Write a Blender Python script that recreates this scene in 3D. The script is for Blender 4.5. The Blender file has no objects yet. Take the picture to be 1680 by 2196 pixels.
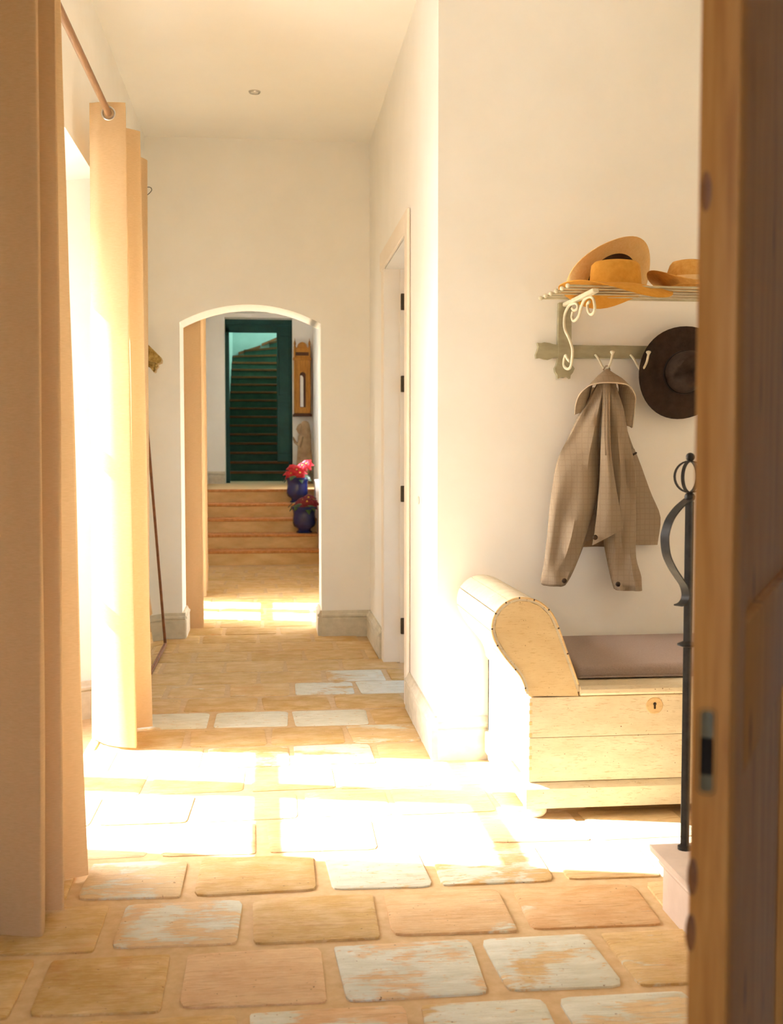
import bpy, bmesh, math, random
from mathutils import Vector, Matrix, noise
S = bpy.context.scene
COL = S.collection
rnd = random.Random(7)
PI = math.pi

# ------------------------------------------------------------------ camera
cd = bpy.data.cameras.new('camera')
cam = bpy.data.objects.new('camera', cd); COL.objects.link(cam)
FPX = 2425.0
cd.sensor_fit = 'VERTICAL'; cd.sensor_height = 36.0; cd.lens = 36.0*FPX/2196.0
cd.clip_start = 0.05; cd.clip_end = 200
YAW, PIT = math.radians(6.2976), math.radians(3.1395)
F = Vector((math.sin(YAW)*math.cos(PIT), math.cos(YAW)*math.cos(PIT), -math.sin(PIT)))
R = Vector((math.cos(YAW), -math.sin(YAW), 0)); U = R.cross(F)
M = Matrix((R, U, -F)).transposed().to_4x4(); M.translation = (0, 0, 1.2)
cam.matrix_world = M
cd.dof.use_dof = True; cd.dof.focus_distance = 4.3; cd.dof.aperture_fstop = 5.6
S.camera = cam

# ------------------------------------------------------------------ sky, sun, exposure
W = bpy.data.worlds.new('sky'); S.world = W; W.use_nodes = True
wn = W.node_tree.nodes; wn.clear()
sky = wn.new('ShaderNodeTexSky'); sky.sky_type = 'NISHITA'; sky.sun_disc = False
sky.sun_elevation = math.radians(39.6); sky.sun_rotation = math.radians(-76.8)
sky.air_density = 1.0; sky.dust_density = 3.0; sky.ozone_density = 1.0
bg = wn.new('ShaderNodeBackground'); bg.inputs['Strength'].default_value = 0.46
out = wn.new('ShaderNodeOutputWorld')
W.node_tree.links.new(sky.outputs[0], bg.inputs[0]); W.node_tree.links.new(bg.outputs[0], out.inputs[0])
sl = bpy.data.lights.new('sun', 'SUN'); sl.energy = 12.0; sl.angle = math.radians(0.6); sl.color = (0.80, 0.95, 1.20)
sun = bpy.data.objects.new('sun', sl); COL.objects.link(sun)
sun.location = (-8, 6, 8)
sun.rotation_euler = Vector((1, -0.234, -0.85)).to_track_quat('-Z', 'Y').to_euler()
S.view_settings.view_transform = 'Standard'; S.view_settings.look = 'None'
S.view_settings.gamma = 1.0; S.view_settings.use_curve_mapping = False
S.view_settings.exposure = 2.05
S.cycles.use_denoising = True
S.cycles.max_bounces = 14; S.cycles.diffuse_bounces = 8; S.cycles.transmission_bounces = 8
S.cycles.transparent_max_bounces = 12; S.cycles.sample_clamp_indirect = 12

# ------------------------------------------------------------------ material helpers
def s2l(c):
    c /= 255.0
    return c/12.92 if c <= 0.04045 else ((c+0.055)/1.055)**2.4
def rgb(r, g, b): return (s2l(r), s2l(g), s2l(b), 1.0)
class NT:
    def __init__(s, name):
        s.m = bpy.data.materials.new(name); s.m.use_nodes = True
        s.t = s.m.node_tree; s.p = s.t.nodes['Principled BSDF']
    def n(s, typ, **kw):
        nd = s.t.nodes.new(typ)
        for k, v in kw.items():
            if k.startswith('i_'): nd.inputs[k[2:].replace('_', ' ')].default_value = v
            else: setattr(nd, k, v)
        return nd
    def l(s, a, b): s.t.links.new(a, b)
    def coord(s, kind='Object', scale=(1, 1, 1)):
        if kind == 'World': o = s.n('ShaderNodeNewGeometry').outputs['Position']
        else: o = s.n('ShaderNodeTexCoord').outputs[kind]
        mp = s.n('ShaderNodeMapping'); mp.inputs['Scale'].default_value = scale
        s.l(o, mp.inputs['Vector']); return mp.outputs[0]
    def noise(s, vec, scale, detail=3, rough=.5, dist=0):
        nd = s.n('ShaderNodeTexNoise'); nd.inputs['Scale'].default_value = scale
        nd.inputs['Detail'].default_value = detail; nd.inputs['Roughness'].default_value = rough
        nd.inputs['Distortion'].default_value = dist
        s.l(vec, nd.inputs['Vector']); return nd.outputs['Fac']
    def ramp(s, fac, stops, interp='LINEAR'):
        r = s.n('ShaderNodeValToRGB'); r.color_ramp.interpolation = interp
        e = r.color_ramp.elements
        while len(e) < len(stops): e.new(0.5)
        for el, (p, c) in zip(e, stops): el.position = p; el.color = c
        s.l(fac, r.inputs[0]); return r.outputs[0]
    def mix(s, fac, a, b, blend='MIX'):
        m = s.n('ShaderNodeMix', data_type='RGBA', blend_type=blend)
        for sock, v in ((m.inputs['Factor'], fac), (m.inputs[6], a), (m.inputs[7], b)):
            if hasattr(v, 'links'): s.l(v, sock)
            else: sock.default_value = v
        return m.outputs[2]
    def math(s, op, a, b=0.0, c=None):
        m = s.n('ShaderNodeMath', operation=op)
        for sock, v in zip(m.inputs, (a, b, c)):
            if v is None: continue
            if hasattr(v, 'links'): s.l(v, sock)
            else: sock.default_value = v
        return m.outputs[0]
    def bump(s, h, strength=.3, dist=.01):
        b = s.n('ShaderNodeBump'); b.inputs['Strength'].default_value = strength
        b.inputs['Distance'].default_value = dist
        s.l(h, b.inputs['Height']); s.l(b.outputs[0], s.p.inputs['Normal'])
    def base(s, c):
        if hasattr(c, 'links'): s.l(c, s.p.inputs['Base Color'])
        else: s.p.inputs['Base Color'].default_value = c
K0, K1 = (0, 0, 0, 1), (1, 1, 1, 1)
def mat_noisy(name, c1, c2, rough=.8, scale=8, vscale=(1, 1, 1), kind='Object', bump=.15, bdist=.005, metal=0, spec=.3, detail=4):
    t = NT(name); v = t.coord(kind, vscale); f = t.noise(v, scale, detail, .6)
    t.base(t.ramp(f, [(.3, c1), (.7, c2)])); t.bump(f, bump, bdist)
    t.p.inputs['Roughness'].default_value = rough; t.p.inputs['Metallic'].default_value = metal
    t.p.inputs['Specular IOR Level'].default_value = spec
    return t.m

M_ = {}
M_['shade_panel_wood'] = mat_noisy('shade_panel_wood', rgb(88, 56, 30), rgb(112, 74, 42), .6, 6, (8, 8, 1), 'World', .1)
M_['plaster'] = mat_noisy('plaster', rgb(240, 237, 229), rgb(245, 242, 235), .9, 3, kind='World', bump=.08, bdist=.01, spec=.15)
M_['ceiling'] = mat_noisy('ceiling_paint', rgb(244, 241, 234), rgb(247, 245, 239), .95, 2, kind='World', bump=.04, spec=.1)
M_['trim'] = mat_noisy('painted_trim', rgb(236, 224, 206), rgb(240, 230, 214), .6, 5, kind='World', bump=.05)
M_['stone_base'] = mat_noisy('stone_base', rgb(196, 188, 166), rgb(218, 210, 190), .75, 14, (1, 1, 1.6), 'World', .2, .004)
M_['pink_stone'] = mat_noisy('pink_stone', rgb(186, 168, 152), rgb(202, 184, 168), .7, 9, kind='World', bump=.15)
M_['mortar'] = mat_noisy('mortar', rgb(196, 166, 122), rgb(212, 184, 142), .9, 30, kind='World', bump=.3, bdist=.004)
M_['terrace'] = mat_noisy('terrace_stone', rgb(158, 154, 140), rgb(176, 172, 158), .9, 2, kind='World')
M_['oak_rod'] = mat_noisy('rod_wood', rgb(128, 92, 60), rgb(158, 118, 80), .45, 20, (8, .6, 8), 'World', .1)
M_['frame_brown'] = mat_noisy('frame_brown', rgb(108, 62, 30), rgb(146, 92, 50), .45, 24, kind='World')
M_['steel'] = mat_noisy('steel', rgb(190, 186, 178), rgb(210, 206, 196), .3, 30, metal=1, bump=.02)
M_['black_iron'] = mat_noisy('black_iron', rgb(36, 35, 35), rgb(58, 56, 54), .45, 40, bump=.15, bdist=.002, metal=.6, spec=.5)
M_['plate_iron'] = mat_noisy('plate_iron', rgb(92, 82, 62), rgb(116, 104, 80), .5, 40, metal=.2)
M_['dark_iron'] = mat_noisy('dark_iron', rgb(52, 44, 32), rgb(70, 60, 44), .6, 40, metal=.4)
M_['hinge_iron'] = mat_noisy('hinge_iron', rgb(70, 56, 38), rgb(84, 68, 46), .5, 40, metal=.3)
M_['cream_iron'] = mat_noisy('cream_iron', rgb(206, 198, 170), rgb(224, 216, 190), .55, 40, bump=.1, bdist=.001)
M_['sage_board'] = mat_noisy('sage_board', rgb(150, 144, 116), rgb(172, 165, 135), .6, 12, (1, 1, 3), 'World', .1)
M_['rail_paint'] = mat_noisy('rail_paint', rgb(176, 168, 140), rgb(202, 194, 164), .5, 20, bump=.05)
M_['teal'] = mat_noisy('teal_paint', rgb(22, 62, 58), rgb(30, 78, 72), .5, 6, kind='World')
M_['teal_wall'] = mat_noisy('teal_wall', rgb(150, 178, 158), rgb(166, 192, 172), .8, 4, kind='World')
M_['riser_teal'] = mat_noisy('riser_teal', rgb(54, 84, 70), rgb(68, 98, 80), .7, 6, kind='World')
M_['tread_wood'] = mat_noisy('tread_wood', rgb(104, 62, 26), rgb(132, 84, 38), .6, 10, (1, 6, 6), 'World')
M_['step_riser'] = mat_noisy('step_riser', rgb(198, 162, 106), rgb(220, 188, 134), .8, 5, (1, 3, 3), 'World', .2)
M_['step_edge'] = mat_noisy('step_edge', rgb(178, 116, 60), rgb(208, 150, 92), .7, 14, (2, 1, 1), 'World', .25)
M_['gilt'] = mat_noisy('gilt', rgb(130, 98, 40), rgb(190, 160, 92), .5, 40, metal=.35, bump=.5)
M_['clock_wood'] = mat_noisy('clock_wood', rgb(164, 104, 34), rgb(198, 140, 60), .45, 9, (5, 5, 1), 'World', .1)
M_['clock_dark'] = mat_noisy('clock_dark', rgb(66, 34, 14), rgb(88, 50, 22), .5, 9)
M_['stone_carved'] = mat_noisy('carved_wood', rgb(158, 128, 94), rgb(190, 162, 124), .8, 14, kind='World', bump=.3)
M_['blue_glaze'] = mat_noisy('blue_glaze', rgb(20, 30, 84), rgb(30, 44, 110), .14, 8, bump=.05, spec=.7)
M_['soil'] = mat_noisy('soil', rgb(46, 32, 22), rgb(64, 46, 32), .95, 60)
M_['red_petal'] = mat_noisy('red_petal', rgb(150, 4, 10), rgb(190, 14, 22), .55, 20)
M_['dark_petal'] = mat_noisy('dark_petal', rgb(92, 3, 12), rgb(124, 8, 20), .55, 20)
M_['leaf'] = mat_noisy('leaf', rgb(38, 62, 26), rgb(64, 92, 42), .5, 20)
M_['yellow'] = mat_noisy('flower_centre', rgb(206, 160, 50), rgb(226, 186, 84), .6, 20)
M_['white'] = mat_noisy('reflection_white', rgb(226, 222, 212), rgb(238, 234, 224), .4, 10)
M_['cushion'] = mat_noisy('cushion_cloth', rgb(150, 132, 124), rgb(166, 148, 138), .95, 260, (1, 1, 1), 'World', .2, .002)
M_['orange_felt'] = mat_noisy('orange_felt', rgb(200, 140, 50), rgb(212, 154, 64), .9, 50, bump=.15, bdist=.002)
M_['brown_felt'] = mat_noisy('brown_felt', rgb(48, 36, 28), rgb(64, 50, 40), .95, 40, bump=.15, bdist=.002)
M_['band_dark'] = mat_noisy('hat_band_dark', rgb(26, 19, 14), rgb(34, 26, 20), .8, 40)
M_['hat_lining'] = mat_noisy('hat_lining', rgb(84, 64, 46), rgb(98, 76, 56), .8, 40)
M_['band_cream'] = mat_noisy('hat_band_cream', rgb(236, 202, 146), rgb(244, 216, 164), .7, 40)
M_['window_paint'] = mat_noisy('window_paint', rgb(226, 222, 210), rgb(236, 232, 222), .5, 10, kind='World', bump=.04)
M_['hole'] = mat_noisy('hole_dark', rgb(24, 15, 8), rgb(30, 20, 12), .9, 60)
M_['button'] = mat_noisy('horn_button', rgb(50, 36, 24), rgb(76, 56, 38), .35, 60)

def mat_straw():
    t = NT('straw'); v = t.coord('Object')
    a = t.noise(v, 120, 2); b = t.noise(v, 9, 3)
    t.base(t.mix(a, t.ramp(b, [(.3, rgb(222, 176, 104)), (.7, rgb(236, 196, 128))]), rgb(240, 208, 146)))
    t.bump(a, .35, .002); t.p.inputs['Roughness'].default_value = .75; return t.m
M_['straw'] = mat_straw()
M_['straw_gold'] = mat_noisy('straw_gold', rgb(206, 152, 74), rgb(222, 172, 96), .8, 70, bump=.25, bdist=.002)

def mat_linen(name, c1, c2, trans):
    t = NT(name); v = t.coord('World')
    wv = t.n('ShaderNodeTexWave', wave_type='BANDS', bands_direction='Z'); wv.inputs['Scale'].default_value = 190; wv.inputs['Distortion'].default_value = 2.5
    wv.inputs['Detail'].default_value = 2
    t.l(v, wv.inputs['Vector'])
    w2 = t.n('ShaderNodeTexWave', wave_type='BANDS', bands_direction='DIAGONAL'); w2.inputs['Scale'].default_value = 170; w2.inputs['Distortion'].default_value = 2.5
    t.l(v, w2.inputs['Vector'])
    weave = t.math('MULTIPLY', wv.outputs['Fac'], w2.outputs['Fac'])
    slub = t.noise(t.coord('World', (7, 7, 60)), 9, 3)
    col = t.ramp(t.math('ADD', t.math('MULTIPLY', weave, .35), t.math('MULTIPLY', slub, .65)), [(.2, c1), (.75, c2)])
    t.base(col); t.p.inputs['Roughness'].default_value = .95; t.p.inputs['Specular IOR Level'].default_value = .05
    t.bump(weave, .22, .002)
    tr = t.n('ShaderNodeBsdfTranslucent'); t.l(t.mix(.5, col, rgb(236, 196, 130)), tr.inputs['Color'])
    ms = t.n('ShaderNodeMixShader'); ms.inputs[0].default_value = trans
    t.l(t.p.outputs[0], ms.inputs[1]); t.l(tr.outputs[0], ms.inputs[2])
    t.l(ms.outputs[0], t.t.nodes['Material Output'].inputs['Surface']); return t.m
M_['linen'] = mat_linen('linen', rgb(198, 168, 128), rgb(220, 192, 152), .28)

def mat_tile():
    t = NT('clay_tile')
    hue = t.n('ShaderNodeAttribute', attribute_type='OBJECT', attribute_name='hue').outputs['Fac']
    pa = t.n('ShaderNodeAttribute', attribute_type='OBJECT', attribute_name='paint').outputs['Fac']
    c = t.ramp(hue, [(0, rgb(194, 156, 84)), (.35, rgb(214, 180, 122)), (.6, rgb(224, 196, 148)), (.85, rgb(214, 164, 110)), (1, rgb(226, 198, 158))])
    blotch = t.noise(t.coord('World', (1, 1.6, 1)), 9, 4, .6)
    c = t.mix(t.ramp(blotch, [(.40, K0), (.70, K1)]), c, t.mix(.55, c, rgb(236, 210, 164)))
    grain = t.noise(t.coord('World', (.8, 9, 1)), 10, 5, .7, 1.2)
    fine = t.noise(t.coord('World', (1.5, 22, 1)), 16, 3, .7, .8)
    c = t.mix(t.math('MULTIPLY', t.ramp(grain, [(.50, K0), (.68, K1)]), .75), c, t.mix(.65, c, rgb(176, 124, 72)))
    c = t.mix(t.math('MULTIPLY', t.ramp(fine, [(.54, K0), (.66, K1)]), .35), c, rgb(240, 222, 184))
    rust = t.noise(t.coord('World', (1, 1.2, 1)), 3.1, 5, .7, .4)
    c = t.mix(t.math('MULTIPLY', t.ramp(rust, [(.58, K0), (.70, K1)]), .45), c, rgb(204, 140, 82))
    big = t.noise(t.coord('World', (1, 1.25, 1)), 4.2, 5, .62, .3)
    m = t.math('ADD', t.math('ADD', t.math('MULTIPLY', big, .9), t.math('MULTIPLY', grain, .42)), t.math('MULTIPLY_ADD', pa, .62, -.98))
    mask = t.ramp(m, [(.13, K0), (.19, K1)])
    chips = t.noise(t.coord('World', (1, 2.4, 1)), 34, 3, .6)
    mask = t.math('MULTIPLY', mask, t.ramp(chips, [(.30, K0), (.38, K1)]))
    white = t.ramp(t.noise(t.coord('World', (1, 2.5, 1)), 12, 4), [(.3, rgb(210, 209, 188)), (.7, rgb(230, 229, 213))])
    c = t.mix(mask, c, white)
    pit = t.noise(t.coord('World'), 90, 2)
    c = t.mix(t.ramp(pit, [(.72, K0), (.77, K1)]), c, rgb(140, 104, 66))
    t.base(c)
    t.p.inputs['Roughness'].default_value = .62; t.p.inputs['Specular IOR Level'].default_value = .35
    t.bump(t.math('ADD', t.math('ADD', t.math('MULTIPLY', grain, .9), t.math('MULTIPLY', fine, .35)), t.math('MULTIPLY', mask, .2)), .6, .010); return t.m
M_['tile'] = mat_tile()

def mat_chest(name, c1, c2, worn):
    t = NT(name); v = t.coord('World', (1, 3, 2.4))
    a = t.noise(v, 6, 5, .65); b = t.noise(t.coord('World', (1.2, 8, 8)), 26, 3, .7)
    c = t.ramp(a, [(.3, c1), (.7, c2)])
    c = t.mix(t.math('MULTIPLY', t.ramp(b, [(.56, K0), (.70, K1)]), .75), c, worn)
    d = t.noise(t.coord('World'), 130, 2)
    c = t.mix(t.ramp(d, [(.72, K0), (.76, K1)]), c, rgb(120, 84, 46))
    t.base(c); t.bump(t.math('ADD', a, b), .18, .003); t.p.inputs['Roughness'].default_value = .6; return t.m
M_['chest'] = mat_chest('chest_paint', rgb(208, 192, 158), rgb(228, 215, 186), rgb(188, 160, 116))
M_['arm_panel'] = mat_chest('arm_panel_paint', rgb(208, 180, 132), rgb(222, 198, 152), rgb(188, 152, 100))
M_['arm_plank'] = mat_chest('arm_plank_paint', rgb(196, 182, 154), rgb(214, 202, 176), rgb(178, 156, 120))
M_['worn_wood'] = mat_chest('worn_wood', rgb(212, 180, 128), rgb(220, 190, 140), rgb(190, 144, 90))

def mat_pine():
    t = NT('old_pine'); v = t.coord('Object', (9, 9, .55))
    a = t.noise(v, 5, 5, .6, .8); b = t.noise(t.coord('Object', (30, 30, 1.2)), 6, 3)
    c = t.ramp(t.math('ADD', t.math('MULTIPLY', a, .7), t.math('MULTIPLY', b, .3)), [(.3, rgb(156, 94, 40)), (.5, rgb(188, 126, 60)), (.72, rgb(206, 148, 82))])
    vo = t.n('ShaderNodeTexVoronoi'); vo.inputs['Scale'].default_value = 5.5; t.l(t.coord('Object', (2.2, 2.2, .8)), vo.inputs['Vector'])
    c = t.mix(t.ramp(vo.outputs['Distance'], [(.05, K1), (.16, K0)]), c, rgb(96, 52, 22))
    t.base(c); t.p.inputs['Roughness'].default_value = .55; t.p.inputs['Specular IOR Level'].default_value = .3
    t.bump(a, .12, .003); return t.m
M_['pine'] = mat_pine()

def mat_tweed():
    t = NT('tweed'); 
    def band(direction, sc):
        w = t.n('ShaderNodeTexWave', wave_type='BANDS', bands_direction=direction, wave_profile='SIN'); w.inputs['Scale'].default_value = sc
        w.inputs['Distortion'].default_value = .6; w.inputs['Detail'].default_value = 1
        t.l(t.coord('World'), w.inputs['Vector']); return w.outputs['Fac']
    h = band('Z', 60); x = band('X', 60); h2 = band('Z', 15); x2 = band('X', 15)
    n = t.noise(t.coord('World'), 320, 2)
    lines = t.math('MAXIMUM', t.math('POWER', h, 3), t.math('POWER', x, 3))
    c = t.mix(t.math('MULTIPLY', lines, .4), rgb(170, 153, 130), rgb(120, 101, 84))
    c = t.mix(t.math('MULTIPLY', t.math('MAXIMUM', t.math('POWER', h2, 14), t.math('POWER', x2, 14)), .22), c, rgb(110, 86, 68))
    c = t.mix(t.math('MULTIPLY', n, .4), c, rgb(150, 132, 110))
    t.base(c); t.p.inputs['Roughness'].default_value = .95; t.p.inputs['Specular IOR Level'].default_value = .05
    t.bump(n, .3, .002); return t.m
M_['tweed'] = mat_tweed()
M_['tweed_light'] = mat_noisy('tweed_light', rgb(196, 178, 152), rgb(206, 190, 166), .95, 90)
M_['tweed_lining'] = mat_noisy('tweed_lining', rgb(146, 122, 96), rgb(166, 142, 112), .95, 90)

def mat_glass():
    t = NT('window_glass'); t.t.nodes.remove(t.p)
    tr = t.n('ShaderNodeBsdfTransparent'); gl = t.n('ShaderNodeBsdfGlossy'); gl.inputs['Roughness'].default_value = .02
    ms = t.n('ShaderNodeMixShader'); ms.inputs[0].default_value = .07
    t.l(tr.outputs[0], ms.inputs[1]); t.l(gl.outputs[0], ms.inputs[2])
    t.l(ms.outputs[0], t.t.nodes['Material Output'].inputs['Surface']); return t.m
M_['glass'] = mat_glass()
def mat_mirror():
    t = NT('mirror_glass'); t.base((.86, .88, .84, 1)); t.p.inputs['Metallic'].default_value = 1; t.p.inputs['Roughness'].default_value = .03
    return t.m
M_['mirror'] = mat_mirror()
def mat_lamp():
    t = NT('lamp_lens'); t.base(rgb(240, 234, 220)); t.p.inputs['Roughness'].default_value = .4; return t.m
M_['lens'] = mat_lamp()

# ------------------------------------------------------------------ mesh helpers
def wl(o):
    v = Vector((0, 0, 0))
    while o is not None: v += o.location; o = o.parent
    return v
class MB:
    def __init__(s): s.bm = bmesh.new()
    def box(s, a, b, bev=0, seg=1, rot=None, piv=None):
        a, b = Vector(a), Vector(b); c = (a+b)/2; d = b-a
        r = bmesh.ops.create_cube(s.bm, size=1.0)
        vs = r['verts']
        for v in vs: v.co = Vector((v.co.x*d.x, v.co.y*d.y, v.co.z*d.z)) + c
        if bev > 0:
            es = list({e for v in vs for e in v.link_edges})
            rr = bmesh.ops.bevel(s.bm, geom=es, offset=bev, segments=seg, affect='EDGES', profile=.5)
            vs = list({v for f in rr['faces'] for v in f.verts} | {v for v in vs if v.is_valid})
        if rot is not None:
            piv = Vector(piv) if piv is not None else c
            for v in vs: v.co = rot @ (v.co-piv) + piv
        return s
    def ring(s, pts): return [s.bm.verts.new(p) for p in pts]
    def bridge(s, r0, r1, close=True):
        n = len(r0)
        for i in range(n if close else n-1):
            j = (i+1) % n
            try: s.bm.faces.new((r0[i], r0[j], r1[j], r1[i]))
            except ValueError: pass
    def loft(s, rings, close=True, caps=True):
        rs = [s.ring(r) for r in rings]
        for a, b in zip(rs, rs[1:]): s.bridge(a, b, close)
        if caps and close:
            s.bm.faces.new(rs[0][::-1]); s.bm.faces.new(rs[-1])
        return s
    def tube(s, pts, rad, n=8, caps=True, flat=None):
        pts = [Vector(p) for p in pts]; m = len(pts)
        rad = rad if isinstance(rad, (list, tuple)) else [rad]*m
        up = None; rings = []
        for i, p in enumerate(pts):
            t = (pts[min(i+1, m-1)]-pts[max(i-1, 0)]).normalized()
            if up is None:
                up = Vector((0, 0, 1)) if abs(t.z) < .9 else Vector((1, 0, 0))
            a = (up - t*up.dot(t)).normalized(); up = a; b = t.cross(a)
            rings.append([p + (a*math.cos(2*PI*k/n) + b*math.sin(2*PI*k/n))*rad[i] for k in range(n)])
        return s.loft(rings, True, caps)
    def strap(s, pts, width, thick, wdir):
        pts = [Vector(p) for p in pts]; wdir = Vector(wdir).normalized(); m = len(pts); rings = []
        for i, p in enumerate(pts):
            t = (pts[min(i+1, m-1)]-pts[max(i-1, 0)]).normalized()
            nn = t.cross(wdir).normalized(); w = wdir*width/2; q = nn*thick/2
            rings.append([p+w+q, p-w+q, p-w-q, p+w-q])
        return s.loft(rings)
    def lathe(s, prof, c=(0, 0, 0), n=24, fn=None):
        c = Vector(c); rings = []
        for r, z in prof:
            rings.append([Vector((r*math.cos(2*PI*k/n), r*math.sin(2*PI*k/n), z)) for k in range(n)])
        if fn: rings = [[fn(p) for p in r] for r in rings]
        rings = [[p+c for p in r] for r in rings]
        return s.loft(rings)
    def prism(s, poly, axis, a, b):
        def mk(u, v, w): return {'x': (w, u, v), 'y': (u, w, v), 'z': (u, v, w)}[axis]
        r0 = [mk(u, v, a) for u, v in poly]; r1 = [mk(u, v, b) for u, v in poly]
        return s.loft([r0, r1])
    def sphere(s, c, r, n=12, sc=(1, 1, 1)):
        c = Vector(c); prof = []
        k = max(4, n//2)
        rings = []
        for i in range(k+1):
            a = -PI/2 + PI*i/k; rr = max(r*math.cos(a), r*.02)
            rings.append([c+Vector((rr*math.cos(2*PI*j/n)*sc[0], rr*math.sin(2*PI*j/n)*sc[1], r*math.sin(a)*sc[2])) for j in range(n)])
        return s.loft(rings)
    def grid(s, rows):
        rs = [s.ring(r) for r in rows]
        for a, b in zip(rs, rs[1:]): s.bridge(a, b, False)
        return s
    def build(s, name, mat, parent=None, smooth=40, mods=None):
        bmesh.ops.recalc_face_normals(s.bm, faces=s.bm.faces)
        off = wl(parent)
        if parent is not None:
            for v in s.bm.verts: v.co -= off
        me = bpy.data.meshes.new(name); s.bm.to_mesh(me); s.bm.free()
        me.materials.append(M_[mat] if isinstance(mat, str) else mat)
        if smooth:
            for p in me.polygons: p.use_smooth = True
            me.set_sharp_from_angle(angle=math.radians(smooth))
        o = bpy.data.objects.new(name, me); COL.objects.link(o)
        if parent is not None: o.parent = parent
        return o
def tag(o, label=None, cat=None, group=None, kind=None):
    if label: o['label'] = label
    if cat: o['category'] = cat
    if group: o['group'] = group
    if kind: o['kind'] = kind
    return o
def thing(name, loc, label, cat, group=None):
    o = bpy.data.objects.new(name, None); COL.objects.link(o); o.location = loc; o.empty_display_size = .1
    return tag(o, label, cat, group)
def struct(name, mb, mat, parent=None, smooth=30, label=None):
    o = mb.build(name, mat, parent, smooth)
    if parent is None: o['kind'] = 'structure'
    if label: o['label'] = label
    return o
def sempty(name, loc, label=None):
    o = bpy.data.objects.new(name, None); COL.objects.link(o); o.location = loc; o['kind'] = 'structure'
    if label: o['label'] = label
    return o
def catmull(pts, k=6, closed=False):
    pts = [Vector(p) for p in pts]; n = len(pts); res = []
    for i in range(n if closed else n-1):
        if closed: p0, p1, p2, p3 = pts[i-1], pts[i], pts[(i+1) % n], pts[(i+2) % n]
        else: p0, p1, p2, p3 = pts[max(i-1, 0)], pts[i], pts[i+1], pts[min(i+2, n-1)]
        for j in range(k):
            t = j/k
            res.append(.5*((2*p1)+(p2-p0)*t+(2*p0-5*p1+4*p2-p3)*t*t+(3*p1-p0-3*p2+p3)*t*t*t))
    if not closed: res.append(pts[-1])
    return res
def V3(p, z): return (p[0], p[1], z)

# ------------------------------------------------------------------ room shell
ZC = 3.14
XL, XR = -.74, .65
CY = 4.285          # chest wall
EY = 7.24; EB = 7.58  # arch wall front and back
FARY = 15.34
struct('ground', MB().box((-40, -30, -.3), (-1.2, 40, -.06)), 'terrace', label='unseen terrace added outside to bounce light in through the windows')  # unseen ground added to bounce sunlight indoors

# left wall with a splayed window opening
OUTX = -1.2
w = MB()
w.prism([(XL, -2.6), (XL, 3.15), (-1.06, 3.40), (OUTX, 3.40), (OUTX, -2.6)], 'z', 0, ZC)
w.prism([(XL, 5.18), (XL, EB), (OUTX, EB), (OUTX, 5.0), (-1.06, 5.0)], 'z', 0, ZC)
w.prism([(XL, 2.40), (-1.06, 2.32), (OUTX, 2.32), (OUTX, ZC), (XL, ZC)], 'y', 3.15, 5.18)
struct('wall_left', w, 'plaster')
# left wall of the far passage with two window openings
XF = -.80
w = MB()
w.prism([(XF, EB), (XF, 7.93), (-1.06, 8.08), (OUTX, 8.08), (OUTX, EB)], 'z', 0, 3.02)
w.prism([(XF, 9.50), (XF, 16.2), (OUTX, 16.2), (OUTX, 9.27), (-1.06, 9.27)], 'z', 0, 2.0)
w.prism([(XF, 2.35), (-1.06, 2.25), (OUTX, 2.25), (OUTX, 3.02), (XF, 3.02)], 'y', 7.93, 9.5)
w.box((OUTX, 9.5, 2.0), (XF, 13.0, 3.02)); w.box((OUTX, 14.0, 2.0), (XF, 16.2, 3.02)); w.box((OUTX, 13.0, 2.8), (XF, 14.0, 3.02))
struct('wall_left_far', w, 'plaster')
# right wall of the corridor with doorway
w = MB()
w.prism([(XR, CY), (XR+.008, 5.255), (.80, 5.255), (.80, 4.45), (2.75, 4.45), (2.75, CY)], 'z', 0, ZC)
struct('wall_alcove', w, 'plaster')
w = MB()
w.box((.66, 6.315, 0), (.80, EY, ZC)); w.box((XR+.008, 5.255, 2.20), (.80, 6.315, ZC))
struct('wall_right', w, 'plaster')
w = MB(); w.box((2.75, -2.6, 0), (2.9, 4.9, ZC)); w.box((2.75, 7.0, 0), (2.9, EB, ZC)); w.box((2.75, 4.9, 0), (2.9, 7.0, .8)); w.box((2.75, 4.9, 2.5), (2.9, 7.0, ZC))
struct('wall_side', w, 'plaster')  # unseen opening added in this wall to brighten the corridor
# arched wall
def arch_poly(x0, x1, zs, zt, n=20):
    xc = (x0+x1)/2; h = (x1-x0)/2; sag = zt-zs; rr = (h*h+sag*sag)/(2*sag); a0 = math.asin(min(1.0, h/rr))
    return [(xc+rr*math.sin(-a0+2*a0*i/n), zt-rr+rr*math.cos(-a0+2*a0*i/n)) for i in range(n+1)]
AX0, AX1 = -.538, .347
arc = arch_poly(AX0, AX1, 2.0, 2.115)
w = MB()
w.box((XL-.02, EY, 0), (AX0, EB, ZC)); w.box((AX1, EY, 0), (2.75, EB, ZC))
for (x0, z0), (x1, z1) in zip(arc, arc[1:]):
    w.prism([(x0, z0), (x1, z1), (x1, ZC), (x0, ZC)], 'y', EY, EB)
bmesh.ops.remove_doubles(w.bm, verts=w.bm.verts, dist=1e-5)
struct('wall_back', w, 'plaster')
# far passage right wall, end wall with doorway and niche
struct('wall_right_far', MB().box((.625, EB, 0), (.80, 16.2, 3.02)), 'plaster')
w = MB()
w.box((OUTX, FARY, 0), (-.552, FARY+.5, 3.02)); w.box((.354, FARY, 0), (.80, FARY+.5, 3.02))
w.box((-.552, FARY, 2.97), (.354, FARY+.5, 3.02)); w.box((-.552, FARY, 0), (.354, FARY+.5, .74))
struct('wall_far', w, 'plaster')
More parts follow.
